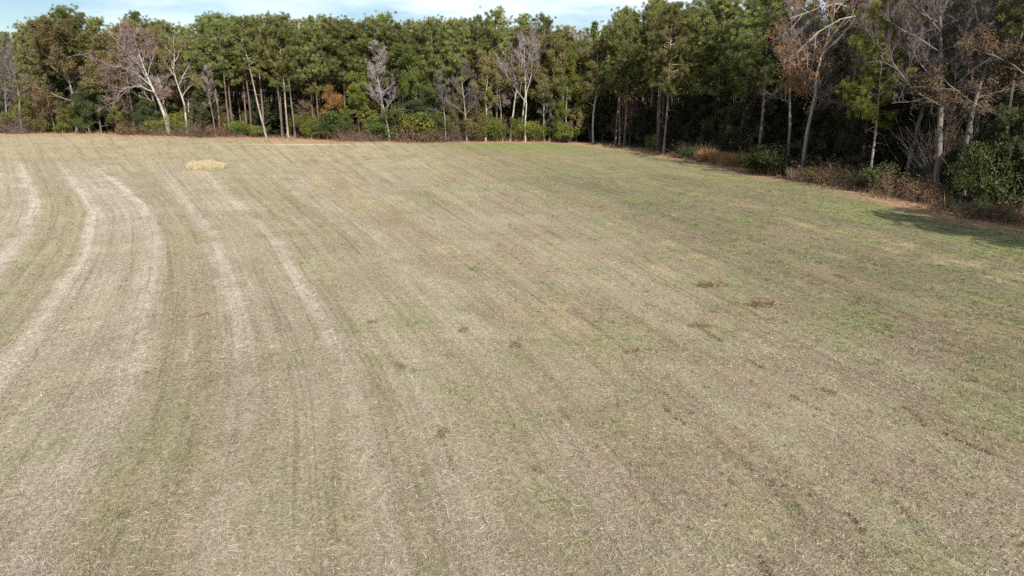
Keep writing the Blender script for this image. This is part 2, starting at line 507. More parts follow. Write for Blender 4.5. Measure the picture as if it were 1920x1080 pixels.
def ground_material():
    m, n, l = new_mat("field_ground")
    out = n.new("ShaderNodeOutputMaterial")
    at = n.new("ShaderNodeAttribute"); at.attribute_name = "col"
    au = n.new("ShaderNodeAttribute"); au.attribute_name = "rowu"
    geo = n.new("ShaderNodeNewGeometry")
    sep = n.new("ShaderNodeSeparateXYZ"); l.new(geo.outputs['Position'], sep.inputs[0])
    cmb = n.new("ShaderNodeCombineXYZ")
    l.new(au.outputs['Fac'], cmb.inputs['X'])
    ysc = n.new("ShaderNodeMath"); ysc.operation = 'MULTIPLY'; ysc.inputs[1].default_value = 0.09
    l.new(sep.outputs['Y'], ysc.inputs[0]); l.new(ysc.outputs[0], cmb.inputs['Y'])

    def noise(vec, sc, det, ro):
        t = n.new("ShaderNodeTexNoise"); t.inputs['Scale'].default_value = sc; t.inputs['Detail'].default_value = det; t.inputs['Roughness'].default_value = ro
        l.new(vec, t.inputs['Vector']); return t

    def ramp(fac, lo, hi, p0=.3, p1=.7):
        r = n.new("ShaderNodeValToRGB")
        r.color_ramp.elements[0].position = p0; r.color_ramp.elements[0].color = lo
        r.color_ramp.elements[1].position = p1; r.color_ramp.elements[1].color = hi
        l.new(fac, r.inputs['Fac']); return r

    def mulc(a, b, f=1.0):
        x = n.new("ShaderNodeMix"); x.data_type = 'RGBA'; x.blend_type = 'MULTIPLY'; x.inputs['Factor'].default_value = f
        l.new(a, x.inputs['A']); l.new(b, x.inputs['B']); return x.outputs['Result']
    P = geo.outputs['Position']
    n1 = noise(P, 26.0, 6, .75); n2 = noise(P, 8.5, 5, .75); n3 = noise(cmb.outputs[0], 2.4, 4, .6); n4 = noise(P, 60.0, 4, .7)
    c = mulc(at.outputs['Color'], ramp(n1.outputs['Fac'], (.50, .46, .42, 1), (1.42, 1.42, 1.40, 1), .34, .66).outputs[0])
    c = mulc(c, ramp(n2.outputs['Fac'], (.50, .50, .44, 1), (1.42, 1.40, 1.42, 1)).outputs[0])
    c = mulc(c, ramp(n3.outputs['Fac'], (.91, .92, .89, 1), (1.08, 1.07, 1.08, 1), .35, .65).outputs[0])
    cmb2 = n.new("ShaderNodeCombineXYZ")
    us = n.new("ShaderNodeMath"); us.operation = 'MULTIPLY'; us.inputs[1].default_value = 1.5
    ys2 = n.new("ShaderNodeMath"); ys2.operation = 'MULTIPLY'; ys2.inputs[1].default_value = 0.022
    l.new(au.outputs['Fac'], us.inputs[0]); l.new(sep.outputs['Y'], ys2.inputs[0]); l.new(us.outputs[0], cmb2.inputs['X']); l.new(ys2.outputs[0], cmb2.inputs['Y'])
    n5 = noise(cmb2.outputs[0], 1.0, 2, .5)
    for lo_, hi_, colr in ((.565, .60, (1.15, 1.14, 1.16, 1)), (.40, .425, (.76, .73, .69, 1))):   # thin drill lines, some pale, some dark
        r = n.new("ShaderNodeValToRGB")
        e = r.color_ramp.elements
        e[0].position = lo_ - .02; e[0].color = (1, 1, 1, 1); e[1].position = hi_ + .02; e[1].color = (1, 1, 1, 1)
        k = e.new((lo_ + hi_) / 2); k.color = colr
        l.new(n5.outputs['Fac'], r.inputs['Fac'])
        c = mulc(c, r.outputs[0])
    hgt1 = n.new("ShaderNodeMath"); hgt1.operation = 'MULTIPLY_ADD'; hgt1.inputs[1].default_value = .5
    l.new(n4.outputs['Fac'], hgt1.inputs[0]); l.new(n1.outputs['Fac'], hgt1.inputs[2])
    bp = n.new("ShaderNodeBump"); bp.inputs['Strength'].default_value = 1.0; bp.inputs['Distance'].default_value = 0.05
    l.new(hgt1.outputs[0], bp.inputs['Height'])
    pb = n.new("ShaderNodeBsdfPrincipled"); pb.inputs['Roughness'].default_value = .95; pb.inputs['Specular IOR Level'].default_value = .1
    l.new(c, pb.inputs['Base Color']); l.new(bp.outputs[0], pb.inputs['Normal']); l.new(pb.outputs[0], out.inputs['Surface'])
    return m


g = Geo()
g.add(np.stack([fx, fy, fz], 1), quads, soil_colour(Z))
gm = g.mesh("ground", ground_material(), smooth=True)
a = gm.attributes.new("rowu", 'FLOAT', 'POINT')
a.data.foreach_set("value", Z['u'].astype(np.float32))
ground = tag(link("ground", gm), "harvested field of olive and tan stubble with pale chaff rows", "field", kind="structure")

# ------------------------------------------------------------------ straw litter, stubble and green weeds on the field
def field_points(n, d0, d1, power, rng, az=43.0, keep=0.8):
    t = rng.random(n)
    k = 2 - power
    d = (d0 ** k + t * (d1 ** k - d0 ** k)) ** (1 / k)
    th = np.radians(rng.uniform(-az, az, n))
    x, y = d * np.sin(th), d * np.cos(th)
    m = edge_dist(x, y) > keep
    return x[m], y[m]


def pick(rng, pal, n):
    pal = np.array(pal)
    return pal[rng.integers(0, len(pal), n)] * rng.uniform(.58, 1.22, (n, 1))


def straw_layer(seed, n, d0, d1, power, wmul):
    rng = np.random.default_rng(seed)
    x, y = field_points(n, d0, d1, power, rng)
    z = zones(x, y)
    keepp = 0.44 + .5 * z['ch'] + .25 * z['yl'] - .34 * z['gr'] - .5 * z['gs']
    m = rng.random(len(x)) < keepp
    x, y = x[m], y[m]
    for k in z: z[k] = z[k][m]
    n = len(x)
    d = np.hypot(x, y)
    base = soil_colour(z)
    cr = pick(rng, [(.70, .62, .50), (.63, .55, .45), (.75, .69, .60), (.52, .445, .345), (.58, .515, .43)], n)
    oli = pick(rng, [(.41, .365, .21), (.47, .41, .25), (.33, .315, .15), (.48, .41, .28)], n)
    brn = pick(rng, [(.32, .22, .15), (.40, .285, .195), (.23, .155, .105), (.46, .33, .23)], n)
    yel = pick(rng, [(.58, .46, .235), (.52, .41, .22)], n)
    gre = pick(rng, [(.20, .235, .075), (.27, .28, .10), (.16, .215, .06)], n)
    r = rng.random(n)
    pc = .17 + .66 * z['ch']; pb_ = .20 + .40 * z['br']; py = .08 + .45 * z['yl']; pg = .05 + .55 * z['gr']
    tot = pc + pb_ + py + pg + .34
    r = r * tot
    c = np.where((r < pc)[:, None], cr, np.where((r < pc + pb_)[:, None], brn, np.where((r < pc + pb_ + py)[:, None], yel, np.where((r < pc + pb_ + py + pg)[:, None], gre, oli))))
    c = (.56 * c + .44 * base * rng.uniform(.6, 1.3, (n, 1))) * (.93 - .22 * z['rs'])[:, None]  # straw on the right darkened by the same painted shading
    ang = rng.uniform(0, 2 * math.pi, n)
    ang = np.where(rng.random(n) < .35, rng.normal(0, .45, n), ang)
    up = np.abs(rng.normal(0, .26, n)) + np.where(rng.random(n) < .16, rng.uniform(.4, 1.5, n), 0)
    dirs = np.stack([np.cos(ang), np.sin(ang), up], 1)
    L = rng.gamma(2.0, .040, n) + .025
    L = np.where(rng.random(n) < .16, L * 1.9, L)
    L = np.where(up > .45, np.minimum(L, .22), L) * (1 + .25 * (wmul - 1))
    w = rng.uniform(.008, .017, n) * wmul
    p = np.stack([x, y, hgt(x, y) + .05 * z['ch'] + rng.uniform(-.015, .035, n)], 1)
    side = norm(np.stack([-np.sin(ang) + rng.normal(0, .3, n), np.cos(ang) + rng.normal(0, .3, n), rng.normal(0, .6, n)], 1))
    G = Geo()
    G.blades(p, dirs, L, w, c, side=side)
    return G


for nm, args in (("straw_litter", (101, 560000, 10, 27, 1.35, 1.0)), ("straw_litter", (102, 330000, 25, 62, 1.5, 1.7)), ("straw_litter", (103, 230000, 58, 150, 1.2, 3.0))):
    far = args[2] > 50
    tag(link(nm, straw_layer(*args).mesh(nm, M['straw'])), "loose straw and chaff strewn over the harvested field", "straw", kind="stuff")


def dash_layer():
    """single bright stalks lying on top"""
    rng = np.random.default_rng(111)
    x, y = field_points(22000, 11, 50, 1.4, rng)
    z = zones(x, y)
    n = len(x)
    ang = np.where(rng.random(n) < .6, rng.normal(.05, .35, n), rng.uniform(0, 6.28, n))
    d = np.stack([np.cos(ang), np.sin(ang), rng.normal(.03, .06, n)], 1)
    L = rng.uniform(.06, .17, n)
    c = pick(rng, [(.60, .53, .42), (.52, .45, .34), (.56, .47, .33)], n) * (1 - .2 * z['rs'])[:, None]  # right-hand stalks carry that shading in their colour too
    p = np.stack([x, y, hgt(x, y) + .05 * z['ch'] + rng.uniform(.02, .05, n)], 1)
    G = Geo(); G.blades(p, d, L, rng.uniform(.008, .014, n), c, side=norm(np.stack([-np.sin(ang), np.cos(ang), rng.normal(0, .3, n)], 1)), quad=True)
    return G


tag(link("stalks", dash_layer().mesh("stalks", M['straw'])), "pale broken stalks lying across the stubble", "straw", kind="stuff")


def weed_layer():
    rng = np.random.default_rng(131)
    G = Geo()
    x, y = field_points(9000, 11, 110, 1.25, rng, keep=1.5)
    z = zones(x, y)
    m = rng.random(len(x)) < (.03 + .34 * np.clip(z['gr'] - .12, 0, 1)) * (1 - .8 * z['ch'])
    x, y = x[m], y[m]
    for xx, yy in zip(x, y):
        rad = min(.6, .05 + rng.gamma(1.2, .11)); k = int(8 + 110 * rad * rng.uniform(.4, 1))
        a, rr = rng.uniform(0, 6.28, k), rad * np.sqrt(rng.random(k))
        p = np.stack([xx + rr * np.cos(a), yy + rr * np.sin(a), np.full(k, gz(xx, yy) + .01)], 1)
        dr = np.stack([np.cos(a) * .7, np.sin(a) * .7, rng.uniform(.25, 1.2, k)], 1)
        c = np.array([[.120, .205, .055]]) * rng.uniform(.65, 1.35) * rng.uniform(.7, 1.25, (k, 1)) + np.array([[.06, .03, 0]]) * rng.random()
        G.blades(p, dr, rng.uniform(.04, .12, k), rng.uniform(.018, .045, k), c, rng=rng)
    return G


tag(link("green_weeds", weed_layer().mesh("green_weeds", M['weed'])), "small green weed tufts sprouting through the stubble", "weeds", kind="stuff")


def clod_layer():
    """crumbs of turned soil and dark stubble ends along the drill rows"""
    rng = np.random.default_rng(141)
    x, y = field_points(30000, 11, 75, 1.3, rng, keep=1.5)
    z = zones(x, y)
    rowp = np.abs(((z['u'] / 2.9) % 1) - .5) < .10
    m = rng.random(len(x)) < (.06 + .50 * rowp * sstep(16, 30, z['u']) + .25 * z['br'] + .16 * z['rs']) * (1 - .9 * z['ch'])
    x, y = x[m], y[m]
    n = len(x)
    s = rng.gamma(2.0, .009, n) + .010
    oct_ = np.array([[1, 0, 0], [0, 1, 0], [-1, 0, 0], [0, -1, 0], [0, 0, .8], [0, 0, -.5]])
    v = np.stack([x, y, hgt(x, y) + s * .3], 1)[:, None] + oct_[None] * s[:, None, None] * rng.uniform(.6, 1.5, (n, 6, 1))
    f = np.array([[0, 1, 4], [1, 2, 4], [2, 3, 4], [3, 0, 4]])
    f = (np.arange(n)[:, None, None] * 6 + f[None]).reshape(-1, 3)
    c = np.repeat(pick(rng, [(.17, .115, .08), (.24, .16, .105), (.28, .20, .13)], n), 6, axis=0)
    G = Geo(); G.add(v.reshape(-1, 3), f, c)
    return G


tag(link("soil_crumbs", clod_layer().mesh("soil_crumbs", M['straw'])), "dark crumbs of turned soil along the stubble rows", "soil", kind="stuff")

def tuft_layer():
    """short standing stubble and grass tufts, thickest on the rougher right side"""
    rng = np.random.default_rng(151)
    x, y = field_points(80000, 11, 80, 1.3, rng, keep=1.2)
    z = zones(x, y)
    m = rng.random(len(x)) < (.14 + .70 * z['rs'] + .40 * z['gr'] + .2 * z['yl']) * (1 - .8 * z['ch'])
    x, y = x[m], y[m]
    for k in z: z[k] = z[k][m]
    n = len(x)
    tone = soil_colour(z) * rng.uniform(.45, 1.15, (n, 1)) + np.where((rng.random(n) < .3 * z['gr'] + .06)[:, None], np.array([[-.10, .02, -.05]]), 0)
    k = 9
    i = np.repeat(np.arange(n), k)
    a = rng.uniform(0, 6.28, n * k); rr = rng.uniform(.01, .09, n * k)
    p = np.stack([x[i] + rr * np.cos(a), y[i] + rr * np.sin(a), hgt(x[i], y[i]) - .01], 1)
    d = np.stack([np.cos(a) * .6, np.sin(a) * .6, rng.uniform(.3, 1.3, n * k)], 1)
    h = rng.uniform(.05, .15, n)[i] * rng.uniform(.6, 1.2, n * k)
    c = np.clip(tone[i] * rng.uniform(.7, 1.3, (n * k, 1)), .02, .8)
    G = Geo(); G.blades(p, d, h, rng.uniform(.012, .028, n * k), c, rng=rng)
    return G


tag(link("stubble", tuft_layer().mesh("stubble", M['straw'])), "short standing stubble and grass tufts on the field", "stubble", kind="stuff")

def debris_layer():
    """dark crop debris raked into broken lines along the drill rows"""
    rng = np.random.default_rng(161)
    G = Geo()
    segs = [((972, 352), (1052, 402), 60), ((1012, 596), (1046, 634), 50), ((1196, 536), (1236, 560), 50), ((1300, 605), (1352, 640), 60), ((1392, 668), (1450, 704), 60), ((820, 794), (836, 836), 60),
            ((838, 840), (850, 880), 40), ((1730, 796), (1860, 852), 120), ((1590, 958), (1618, 992), 80), ((1420, 1030), (1445, 1078), 80), ((1640, 900), (1720, 980), 80), ((1560, 516), (1600, 530), 60),
            ((1580, 560), (1690, 600), 90), ((1480, 740), (1540, 770), 60), ((1150, 505), (1190, 535), 40), ((1690, 760), (1735, 790), 60), ((1345, 880), (1400, 925), 60), ((1240, 760), (1290, 800), 50)]
    for (a, b, n) in segs:
        A, B = np.array(ground_at(*a)), np.array(ground_at(*b))
        t = rng.random(n * 3) ** 1.1
        gap = vnoise(t * 9 + a[0], t * 0 + 3.0, 7) > .38
        t = t[gap]; k = len(t)
        p = A[None] * (1 - t)[:, None] + B[None] * t[:, None] + rng.normal(0, .05, (k, 2))
        d = norm(B - A)
        dr = np.stack([d[0] + rng.normal(0, .6, k), d[1] + rng.normal(0, .6, k), np.abs(rng.normal(.2, .3, k))], 1)
        c = pick(rng, [(.22, .15, .10), (.28, .185, .115), (.17, .12, .085), (.36, .24, .14)], k)
        G.blades(np.stack([p[:, 0], p[:, 1], hgt(p[:, 0], p[:, 1]) + .01], 1), dr, rng.uniform(.05, .17, k), rng.uniform(.014, .035, k), c, rng=rng)
    return G


tag(link("crop_debris", debris_layer().mesh("crop_debris", M['straw'])), "dark broken lines of crop debris along the rows", "debris", kind="stuff")

# ------------------------------------------------------------------ plants: generators (local metres, base at the origin)
def wobble_line(rng, p, d, L, n, wob, trop):
    x, y, z = (float(v) for v in p)
    a, b, c = (float(v) for v in d)
    q = 1 / math.sqrt(a * a + b * b + c * c + 1e-12)
    a, b, c = a * q, b * q, c * q
    w = rng.normal(0, wob, (n, 3))
    pts = [(x, y, z)]
    h = L / n
    for i in range(n):
        a, b, c = a + w[i, 0], b + w[i, 1], c + w[i, 2] + trop
        q = 1 / math.sqrt(a * a + b * b + c * c + 1e-12)
        a, b, c = a * q, b * q, c * q
        x, y, z = x + a * h, y + b * h, z + c * h
        pts.append((x, y, z))
    return np.array(pts)


def make_pine(seed, H=21.0, cb=.50, R=3.3, nb=52, lean=0.0, tuft=1.0, taper=.62, mat='pine', r0=.19, bark='bark_pine'):
    """clear bole, whorled limbs, needle tufts on the outer limbs: returns meshes trunk, crown"""
    rng = np.random.default_rng(seed)
    T, C = Geo(), Geo()
    n = 14
    t = np.linspace(0, 1, n)
    ph = rng.uniform(0, 6.28, 4)
    ax = np.stack([lean * H * t + .16 * np.sin(3 * t + ph[0]) + .07 * np.sin(9 * t + ph[1]) - .16 * math.sin(ph[0]) - .07 * math.sin(ph[1]),
                   .14 * np.sin(3.4 * t + ph[2]) + .07 * np.sin(8 * t + ph[3]) - .14 * math.sin(ph[2]) - .07 * math.sin(ph[3]), H * .97 * t], 1)
    rad = r0 * (1 - .80 * t) * (1 + .35 * np.exp(-t * 28))
    ax[0, 2] = -.35
    T.tube(ax, rad, 9)

    def axis(z):
        return np.array([np.interp(z, ax[:, 2], ax[:, k]) for k in range(3)])
    for _ in range(9):                                # dead stubs under the crown
        z = H * rng.uniform(cb * .55, cb * 1.05)
        a = rng.uniform(0, 6.28)
        pl = wobble_line(rng, axis(z), (math.cos(a), math.sin(a), .1), rng.uniform(.4, 1.7), 4, .22, -.02)
        T.tube(pl, np.linspace(.028, .006, 5), 4, cap=False)
    P, D, tint = [], [], []
    for b in range(nb):
        q = (b + rng.random()) / nb
        z = H * (cb + (1 - cb) * q ** .93)
        prof = (.72 + .28 * math.sin(math.pi / 2 * q / .32)) if q < .32 else max(.0, 1 - abs((q - .32) / .70) ** (1.6 + taper)) ** .6
        ln = R * max(.16, prof) * rng.uniform(.55, 1.12)
        a = b * 2.399 + rng.normal(0, .5)
        el = rng.uniform(-.15, .55) + .75 * q * q
        pl = wobble_line(rng, axis(z), (math.cos(a), math.sin(a), el), ln, 6, .10, .03 + .03 * q)
        T.tube(pl, np.linspace(.016 + .016 * ln, .008, 7), 4, cap=False)
        nc = max(3, int(4.4 * ln * tuft) + 1)
        for k in range(nc):
            s = rng.uniform(.25, 1.0) ** .75
            f = s * 6; ii = min(5, int(f))
            cpt = pl[ii] + (pl[ii + 1] - pl[ii]) * (f - ii)
            off = rng.normal(0, .18 + .09 * ln, 3) * np.array([1, 1, .8]) * s
            cpt = cpt + off
            cr = rng.uniform(.16, .34)
            m = int(rng.integers(52, 76) * (cr / .25))
            dv = norm(rng.normal(size=(m, 3)) + np.array([math.cos(a) * .2, math.sin(a) * .2, .25]))
            P.append(cpt + dv * cr * rng.uniform(.05, .75, (m, 1)))
            D.append(norm(dv + rng.normal(0, .25, (m, 3))))
            tint.append(np.clip(rng.normal(.45, .31) + rng.normal(0, .14, m), 0, 1))
    P, D, tint = np.concatenate(P), np.concatenate(D), np.concatenate(tint)
    n = len(P)
    C.blades(P, D, rng.uniform(.16, .36, n), rng.uniform(.026, .052, n), np.repeat(tint[:, None], 3, 1), rng=rng)
    return [("trunk", T.mesh("pine_trunk", M[bark], True)), ("crown", C.mesh("pine_crown", M[mat]))], H


def make_hardwood(seed, H=17.0, spread=.26, first=.38, nl=(15, 7, 7, 6), leaves=0, leaf_mat_=None, leaf_size=.16, bark='bark_grey', twig='twig', trunk=None, limbs=None, r0=.17,
                  up=.75, wob=.13, droop=.0, leaf_from=.0, tw=.009, lr=1.0):
    """recursive limbs, branches and twigs, with or without leaves: trunk, branches, crown"""
    rng = np.random.default_rng(seed)
    T, B, C = Geo(), Geo(), Geo()
    if trunk is None:
        trunk = wobble_line(rng, (0, 0, -.3), (rng.normal(0, .05), rng.normal(0, .05), 1), H * .93, 10, .06, .05)
    else:
        k = np.array(trunk, float)
        s = np.linspace(0, len(k) - 1, 12)
        trunk = np.stack([np.interp(s, np.arange(len(k)), k[:, c]) for c in range(3)], 1)
        trunk[1:-1] += rng.normal(0, .05, (10, 3))
    nT = len(trunk)
    T.tube(trunk, np.interp(np.linspace(0, 1, nT), [0, .06, 1], [r0 * 1.3, r0, r0 * .16]), 9)
    S0, S1, SR, LP = [], [], [], []

    def at(pl, s):
        f = s * (len(pl) - 1); i = min(len(pl) - 2, int(f))
        d = pl[i + 1] - pl[i]
        return pl[i] + d * (f - i), d / (math.sqrt(d[0] * d[0] + d[1] * d[1] + d[2] * d[2]) + 1e-9)

    def child_dir(d, ang, az, lift=0.0):
        x, y, z = float(d[0]), float(d[1]), float(d[2])
        rx, ry, rz = (.3, .2, 1.0) if abs(z) < .95 else (1.0, 0, 0)
        ax_, ay, az_ = y * rz - z * ry, z * rx - x * rz, x * ry - y * rx
        q = 1 / math.sqrt(ax_ * ax_ + ay * ay + az_ * az_ + 1e-12)
        ax_, ay, az_ = ax_ * q, ay * q, az_ * q
        bx, by, bz = y * az_ - z * ay, z * ax_ - x * az_, x * ay - y * ax_
        c, sn = math.cos(ang), math.sin(ang)
        k1, k2 = math.cos(az) * sn, math.sin(az) * sn
        v0, v1, v2 = x * c + ax_ * k1 + bx * k2, y * c + ay * k1 + by * k2, z * c + az_ * k1 + bz * k2 + lift
        q = 1 / math.sqrt(v0 * v0 + v1 * v1 + v2 * v2 + 1e-12)
        return np.array((v0 * q, v1 * q, v2 * q))

    def grow(pl, L, r, lev):
        """lev 1 = limb whose line pl exists already"""
        nch = nl[lev]
        for k in range(nch):
            s = .18 + .82 * (k + rng.random()) / nch
            p, d = at(pl, s)
            ang = rng.uniform(.45, 1.05)
            dd = child_dir(d, ang, rng.uniform(0, 6.28), .25 * up - droop * .3)
            ln = L * rng.uniform(.32, .60) * (1.12 - .5 * s)
            if lev < 2:
                q = wobble_line(rng, p, dd, ln, 4, wob * 1.3, .04 * up - droop * .05)
                B.tube(q, np.linspace(r * .45, r * .16, 5), 4 if lev == 1 else 3, cap=False)
                grow(q, ln, r * .45, lev + 1)
            elif lev == 2:
                q = wobble_line(rng, p, dd, ln, 2, wob * 1.5, .02 - droop * .06)
                rr = max(.010, r * .40)
                S0.append(q[0]); S1.append(q[1]); SR.append(rr); S0.append(q[1] - (q[1] - q[0]) * .15); S1.append(q[2]); SR.append(rr * .8)
                for _ in range(nl[3]):
                    pp, d2 = at(q, rng.uniform(.15, 1))
                    d3 = child_dir(d2, rng.uniform(.4, 1.1), rng.uniform(0, 6.28), .12 - droop * .3)
                    e = pp + d3 * rng.uniform(.18, .55)
                    S0.append(pp); S1.append(e); SR.append(tw)
                    LP.append(e); LP.append((pp + e) / 2)
    if limbs is None:
        limbs = []
        for k in range(nl[0]):
            s = first + (1 - first) * ((k + rng.random()) / nl[0]) ** .9
            p, d = at(trunk, s)
            a = k * 2.4 + rng.normal(0, .4)
            el = rng.uniform(.35, .9) * up
            ln = H * spread * rng.uniform(.6, 1.15) * (1.15 - .75 * (s - first) / (1 - first)) + .5
            limbs.append((wobble_line(rng, p, (math.cos(a), math.sin(a), el), ln, 7, wob, .09 * up - droop * .05), r0 * .42 * (1.15 - .7 * s), ln))
    else:
        out = []
        for pts, r in limbs:
            k = np.array(pts, float)
            s = np.linspace(0, len(k) - 1, 8)
            q = np.stack([np.interp(s, np.arange(len(k)), k[:, c]) for c in range(3)], 1)
            q[1:] += rng.normal(0, .08, (7, 3))
            out.append((q, r * lr, float(np.linalg.norm(np.diff(q, axis=0), axis=1).sum())))
        limbs = out
    for pl, r, ln in limbs:
        T.tube(pl, np.linspace(r, r * .3, len(pl)), 6, cap=False)
        grow(pl, ln, r, 1)
    B.spikes(np.array(S0), np.array(S1), np.array(SR))
    parts = [("trunk", T.mesh("hardwood_trunk", M[bark], True)), ("branches", B.mesh("hardwood_branches", M[twig]))]
    if leaves:
        LP = np.array(LP)
        LP = LP[LP[:, 2] > leaf_from * H]
        LP = LP[rng.random(len(LP)) < min(1, leaves)]
        rep = max(1, int(round(leaves)))
        P = np.repeat(LP, rep, 0) + rng.normal(0, .13, (len(LP) * rep, 3))
        n = len(P)
        clump = fbm(P[:, 0] * .8 + 9, P[:, 2] * .8 + P[:, 1] * .5, seed, 2)
        tint = np.clip(clump + rng.normal(0, .2, n), 0, 1)
        C.blades(P, rng.normal(size=(n, 3)) + [0, 0, -.2], rng.uniform(.7, 1.4, n) * leaf_size, rng.uniform(.45, .8, n) * leaf_size, np.repeat(tint[:, None], 3, 1), rng=rng)
        parts.append(("crown", C.mesh("hardwood_crown", M[leaf_mat_])))
    return parts, H


def make_shrub(seed, H=2.6, R=1.7, n=5200, mat='green', twig='twig_brown', ls=.13, stems=16, lobes=11):
    rng = np.random.default_rng(seed)
    T, C = Geo(), Geo()
    P, tint = [], []
    for k in range(lobes):
        a, rr = rng.uniform(0, 6.28), R * math.sqrt(rng.random()) * .72
        zc = H * rng.uniform(.28, .82) * (1 - .35 * (rr / R) ** 2)
        c = np.array([rr * math.cos(a), rr * math.sin(a), zc])
        pl = wobble_line(rng, (rng.normal(0, .12), rng.normal(0, .12), -.1), c + [0, 0, .6], np.linalg.norm(c) * 1.05, 5, .14, .05)
        T.tube(pl, np.linspace(.035, .010, 6), 4, cap=False)
        m = n // lobes
        sz = np.array([R * .42, R * .42, H * .22]) * rng.uniform(.65, 1.25)
        q = norm(rng.normal(size=(m, 3))) * rng.random((m, 1)) ** .42 * sz
        P.append(pl[-1] * .5 + c * .5 + q)
        tint.append(np.clip(rng.normal(.45, .14) + .22 * q[:, 2] / sz[2] + rng.normal(0, .17, m), 0, 1))
    for _ in range(stems):
        a = rng.uniform(0, 6.28)
        pl = wobble_line(rng, (rng.normal(0, R * .25), rng.normal(0, R * .25), -.05), (math.cos(a) * .6, math.sin(a) * .6, 1), H * rng.uniform(.7, 1.12), 5, .16, .02)
        T.tube(pl, np.linspace(.016, .005, 6), 3, cap=False)
    P, tint = np.concatenate(P), np.concatenate(tint)
    P[:, 2] = np.maximum(P[:, 2], .05)
    C.blades(P, rng.normal(size=(len(P), 3)) + [0, 0, .3], rng.uniform(.7, 1.4, len(P)) * ls, rng.uniform(.4, .75, len(P)) * ls, np.repeat(tint[:, None], 3, 1), rng=rng)
    return [("stems", T.mesh("shrub_stems", M[twig])), ("foliage", C.mesh("shrub_foliage", M[mat]))], H


def make_bramble(seed, H=1.6, R=1.9, n=130, leaf=1500, mat='rust', twig='twig_brown'):
    """arching bare canes with a few withered leaves"""
    rng = np.random.default_rng(seed)
    T, C = Geo(), Geo()
    LP, S0, S1 = [], [], []
    for _ in range(n):
        a, rr = rng.uniform(0, 6.28), R * math.sqrt(rng.random()) * .85
        b = rng.uniform(0, 6.28)
        pl = wobble_line(rng, (rr * math.cos(a), rr * math.sin(a), -.05), (math.cos(b) * .5, math.sin(b) * .5, 1), H * rng.uniform(.6, 1.35), 6, .18, -.14)
        T.tube(pl, np.linspace(.012, .005, 7), 3, cap=False)
        for _k in range(7):
            i = rng.integers(2, 7)
            e = pl[i] + norm(rng.normal(size=3) + [0, 0, .3]) * rng.uniform(.12, .4)
            S0.append(pl[i]); S1.append(e); LP.append(e)
    T.spikes(np.array(S0), np.array(S1), .005)
    LP = np.array(LP)
    P = LP[rng.integers(0, len(LP), leaf)] + rng.normal(0, .10, (leaf, 3))
    P[:, 2] = np.maximum(P[:, 2], .04)
    t = np.clip(rng.normal(.45, .25, leaf), 0, 1)
    C.blades(P, rng.normal(size=(leaf, 3)), rng.uniform(.08, .17, leaf), rng.uniform(.04, .09, leaf), np.repeat(t[:, None], 3, 1), rng=rng)
    return [("canes", T.mesh("bramble_canes", M[twig])), ("leaves", C.mesh("bramble_leaves", M[mat]))], H


def make_grass(seed, H=1.3, R=1.2, n=1500, mat='sedge', mul=1.0):
    """upright clump of tall dry grass"""
    rng = np.random.default_rng(seed)
    C = Geo()
    a, rr = rng.uniform(0, 6.28, n), R * np.sqrt(rng.random(n))
    ok = rr < R * (.45 + .75 * vnoise(a * 1.9 + 3, a * 0 + seed, seed))          # ragged outline
    a, rr = a[ok], rr[ok]
    n = len(a)
    p = np.stack([rr * np.cos(a), rr * np.sin(a), np.full(n, -.05)], 1)
    d = np.stack([rng.normal(0, .18, n) + .22 * np.cos(a) * rr / R, rng.normal(0, .18, n) + .22 * np.sin(a) * rr / R, np.ones(n)], 1)
    patch = .6 + .8 * fbm(p[:, 0] * 1.5 + 7, p[:, 1] * 1.5 + 3, seed, 2)
    L = H * rng.uniform(.5, 1.05, n) * patch * (1 - .35 * (rr / R) ** 2)
    t = np.clip(rng.normal(.5, .25, n), 0, 1)
    d = norm(d)
    side = norm(np.cross(d, rng.normal(size=(n, 3))))
    mid = p + d * (L * .6)[:, None]
    w = rng.uniform(.012, .026, n) * mul
    C.blades(p, d, L * .6, w, np.repeat(t[:, None], 3, 1), side=side, quad=True)
    d2 = norm(d + rng.normal(0, .35, (n, 3)) * [1, 1, .2])
    C.blades(mid, d2, L * .45, w * 1.5, np.repeat(np.clip(t + .12, 0, 1)[:, None], 3, 1), side=side)
    return C.mesh("dry_grass", M[mat])


# ------------------------------------------------------------------ plant library
V = {}
for k, a in enumerate(((201, 21.5, .50, 3.9, 56), (202, 22.0, .58, 3.5, 46), (203, 20.5, .44, 4.4, 62), (204, 21.0, .62, 3.7, 42), (205, 22.5, .52, 3.6, 54), (206, 20.0, .40, 4.2, 60))):
    V['pine%d' % k] = make_pine(*a)
V['pine_lean'] = make_pine(211, 21.0, .52, 3.2, 48, lean=-.13, bark='bark_pine_sunlit')
V['pine_pale'] = make_pine(215, 21.5, .53, 3.6, 50, bark='bark_pine_sunlit')
V['pine_wide'] = make_pine(212, 21.5, .40, 4.6, 74, tuft=1.25, taper=.75, bark='bark_pine_sunlit')
V['pine_edge'] = make_pine(213, 19.5, .34, 4.3, 62, tuft=1.3, lean=-.055, taper=.7, r0=.16, mat='pine_y', bark='bark_pine_sunlit')
V['pine_small'] = make_pine(214, 9.0, .38, 1.9, 30, tuft=1.3, mat='pine_y', r0=.08)
V['olive0'] = make_hardwood(221, 18, .21, .30, leaves=3, leaf_mat_='olive', leaf_size=.19)
V['olive1'] = make_hardwood(222, 17, .19, .36, leaves=2, leaf_mat_='olive', leaf_size=.18, bark='bark_pale')
V['olive2'] = make_hardwood(223, 16, .24, .26, leaves=3, leaf_mat_='lime', leaf_size=.17)
